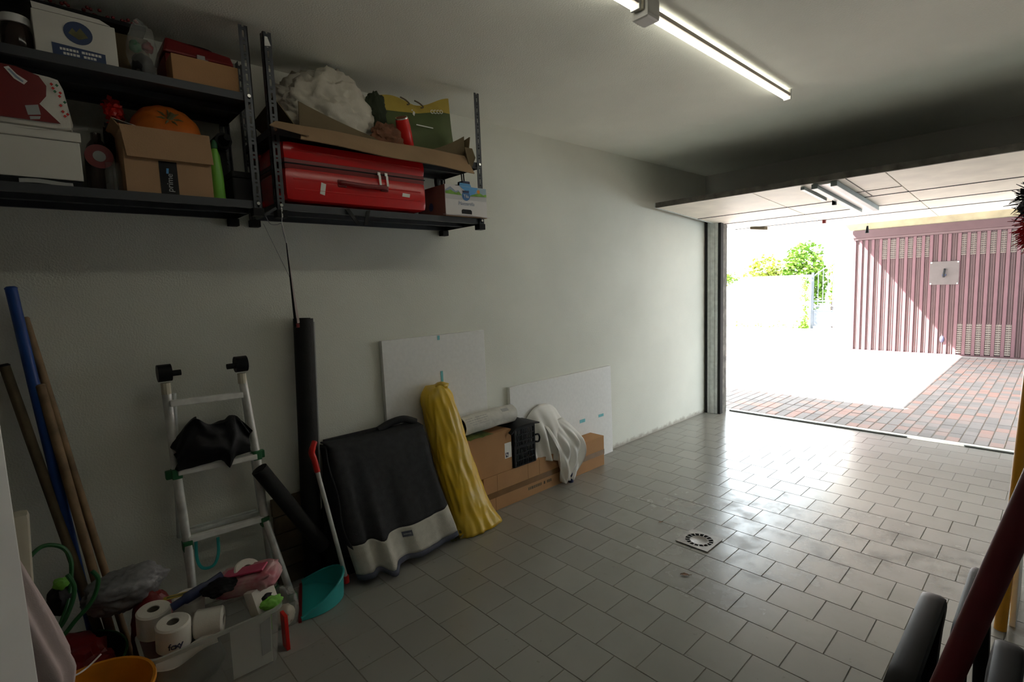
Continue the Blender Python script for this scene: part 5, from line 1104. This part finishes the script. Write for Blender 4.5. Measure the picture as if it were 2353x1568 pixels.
# ------------------------------------------------------------------ floor drain, leaf, small debris
t = thing('floor_drain', 'square steel floor drain with a ring of slots in the tiles', 'drain', (1.4, 2.749, 0))
c = (1.4, 2.749)
bm = BM(); nS = 16; rI, rA, rB = 0.045, 0.054, 0.079
N = 64; z = 0.0035
def P(r, k): return (c[0]+r*cos(2*pi*k/N), c[1]+r*sin(2*pi*k/N), z)
rings = [[bm.verts.new(P(r, k)) for k in range(N)] for r in (rA, rB)]
sq = []
for k in range(N):
    a = 2*pi*k/N; m_ = max(abs(cos(a)), abs(sin(a))); sq.append(bm.verts.new((c[0]+0.0985*cos(a)/m_, c[1]+0.0985*sin(a)/m_, z)))
for k in range(N):
    j = (k+1) % N; bm.faces.new((rings[1][k], rings[1][j], sq[j], sq[k]))
    if k % 4 == 0: bm.faces.new((rings[0][k], rings[0][j], rings[1][j], rings[1][k]))
bm.normal_update(); bmesh.ops.solidify(bm, geom=bm.faces[:], thickness=0.003); obj('grate', bm, M_drain, t)
bm = BM(); lathe(bm, (c[0],c[1],0.001), [(rA,0.0),(rA,0.003),(0.047,0.0035),(0.044,0.0015),(0.0,0.0045)][:4], 40); obj('cover_disc', bm, M_drain, t, smooth=True)
bm = BM(); lathe(bm, (c[0],c[1],0.0002), [(0.082,0),(0.082,0.0003)], 32); obj('dark_sump', bm, M_dark, t)
def leaf(x, y, s, a, label):
    u = V((cos(a), sin(a), 0)); w = V((-sin(a), cos(a), 0))
    def f(p, q):
        ww = s*0.28*sin(pi*min(1, p*1.02))*(1+0.25*sin(p*17)); k = (q-0.5)*2
        return V((x,y,0.004)) + u*(p-0.5)*s + w*ww*k + V((0,0,s*0.05*abs(k)+s*0.05*sin(pi*p)))
    t = thing('dead_leaf', label, 'leaf', (x, y, 0)); obj('blade', sheet(BM(), f, 12, 6, 0.0008), M_dleaf, t, smooth=True)
    obj('stalk', tube(BM(), [V((x,y,0.006))+u*0.5*s, V((x,y,0.008))+u*0.8*s], 0.0015, 5), M_dleaf, t)
leaf(1.52, 2.357, 0.045, 0.55, 'dry brown leaf lying on the tiles in front of the drain')
leaf(1.11, 2.80, 0.022, 0.9, 'tiny dark leaf on the tiles left of the drain')

# ------------------------------------------------------------------ right-hand clutter
def loop(bm, x, y0, y1, z0, z1, r, w, th, lean=0.0, sag=0.0):
    """rounded upright frame in a plane x = const, bar width w (x) and thickness th"""
    P = []
    for k in range(9): a = pi - pi/2*k/8; P.append((y0+r+r*cos(a), z1-r+r*sin(a)))
    for k in range(9): a = pi/2 - pi/2*k/8; P.append((y1-r+r*cos(a), z1-r+r*sin(a)))
    pts = [(y0, z0), (y0, (z0+z1)/2)] + P + [(y1, (z0+z1)/2), (y1, z0)]
    rings = []
    for i, (y, z) in enumerate(pts):
        a = V((pts[max(i-1,0)][0], pts[max(i-1,0)][1])); b = V((pts[min(i+1,len(pts)-1)][0], pts[min(i+1,len(pts)-1)][1])); tt = (b-a).normalized() if (b-a).length else V((0,1)); n_ = V((-tt.y, tt.x))
        xx = x + lean*(z-z0)/(z1-z0) + sag*sin(pi*(z-z0)/(z1-z0))
        rg = []
        for q in range(10):
            an = 2*pi*q/10; cx = abs(cos(an))**0.6*(1 if cos(an) > 0 else -1); sx = abs(sin(an))**0.6*(1 if sin(an) > 0 else -1)
            rg.append((xx + w/2*cx, y + n_.x*th/2*sx, z + n_.y*th/2*sx))
        rings.append(rg)
    return ring_strip(bm, rings)
def folded_chair(x, y0, zt, label, dx=0.04):
    t = thing('folding_chair', label, 'chair', (x, y0+0.25, 0), 'black folded chairs')
    obj('front_frame', loop(BM(), x, y0, y0+0.48, 0.0, zt, 0.10, 0.046, 0.034, 0.0, -0.030), M_black, t, smooth=True)
    obj('rear_frame', loop(BM(), x+dx, y0+0.12, y0+0.60, 0.0, zt+0.05, 0.13, 0.030, 0.026, 0.02, 0.02), M_black, t, smooth=True)
    obj('backrest', sheet(BM(), lambda u,v: (x-0.004-0.02*sin(pi*v), y0+0.03+0.42*u, zt-0.30+0.26*v), 8, 8, 0.012), M_black, t, smooth=True)
    obj('seat', sheet(BM(), lambda u,v: (x+dx*0.5, y0+0.05+0.42*u, 0.18+0.36*v), 6, 6, 0.012), M_black, t, smooth=True)
    obj('hinge', cyl(BM(), (x-0.02,y0+0.47,0.42), (x+dx+0.02,y0+0.47,0.42), 0.016, seg=12), M_galv, t)
    return t
folded_chair(2.642, 0.99, 0.815, 'nearest folded black chair at the bottom right, left of the red pole', 0.044)
folded_chair(2.768, 0.92, 0.80, 'folded black chair right of the dark red pole', 0.034)
folded_chair(2.885, 0.90, 0.79, 'folded black chair at the right edge of the photo', 0.034)
t = thing('pole', 'thick dark red pole leaning across the bottom right corner', 'pole', (2.495, 1.0, 0))
A, B = V((2.497,1.0,0.0)), V((3.085,1.0,2.47)); obj('shaft', tube(BM(), [A+(B-A)*(i/8) for i in range(9)], 0.0175, 24), M_redpole, t, smooth=True)
obj('end_ferrule', tube(BM(), [A+(B-A)*0.001, A+(B-A)*0.02], 0.019, 20), M_bag, t)
t = thing('mop', 'yellow-handled mop with a red and black fluffy head upside down', 'mop', (2.706, 3.03, 0))
A, B = V((2.690,2.90,0.0)), V((2.752,2.92,1.80)); obj('handle', tube(BM(), [A+(B-A)*(i/6) for i in range(7)], 0.021, 16), M_ywpipe, t, smooth=True)
bm = BM(); obox(bm, (2.752,2.92,1.81), (0.085,0.02,-0.03), (0,0.05,0), (0,0,0.012)); obj('mop_plate', bm, M_black, t)
def fluff(bm, n, c, s, L, seed, down=0.4):
    R = random.Random(seed)
    for _ in range(n):
        while True:
            p = V((R.uniform(-1,1), R.uniform(-1,1), R.uniform(-1,1)))
            if 0.3 < p.length < 1: break
        p = V(c) + V((p.x*s[0], p.y*s[1], p.z*s[2])); d = ((p-V(c)).normalized() + V((R.gauss(0,0.4), R.gauss(0,0.4), R.gauss(0,0.4)-down))).normalized()
        tube(bm, [p, p+d*L*R.uniform(0.5,1)], [0.0035, 0.0012], 3)
    return bm
bm = BM(); blob(bm, (2.747,2.92,1.79), (0.085,0.07,0.075), 0.2, 3, 3, 61); fluff(bm, 500, (2.747,2.92,1.80), (0.09,0.07,0.07), 0.05, 3, 0.2); stuff(obj('black_fibres', bm, M_fluffk, t))
bm = fluff(BM(), 900, (2.765,2.92,1.69), (0.085,0.075,0.10), 0.06, 4, 0.6); blob(bm, (2.765,2.92,1.69), (0.075,0.065,0.10), 0.2, 3, 3, 71); stuff(obj('red_fibres', bm, M_fluff, t))
t = thing('white_upright', 'white upright strip with a small knob at the right edge of the photo', 'panel', (2.725, 3.15, 0))
obj('panel_board', box(BM(), (2.714,2.95,0.0), (2.735,3.35,0.60), 0.003), M_white, t)
bm = BM(); cyl(bm, (2.698,2.965,0.13), (2.714,2.965,0.13), 0.012, 0.016, 14); obj('knob', bm, M_white, t, smooth=True)
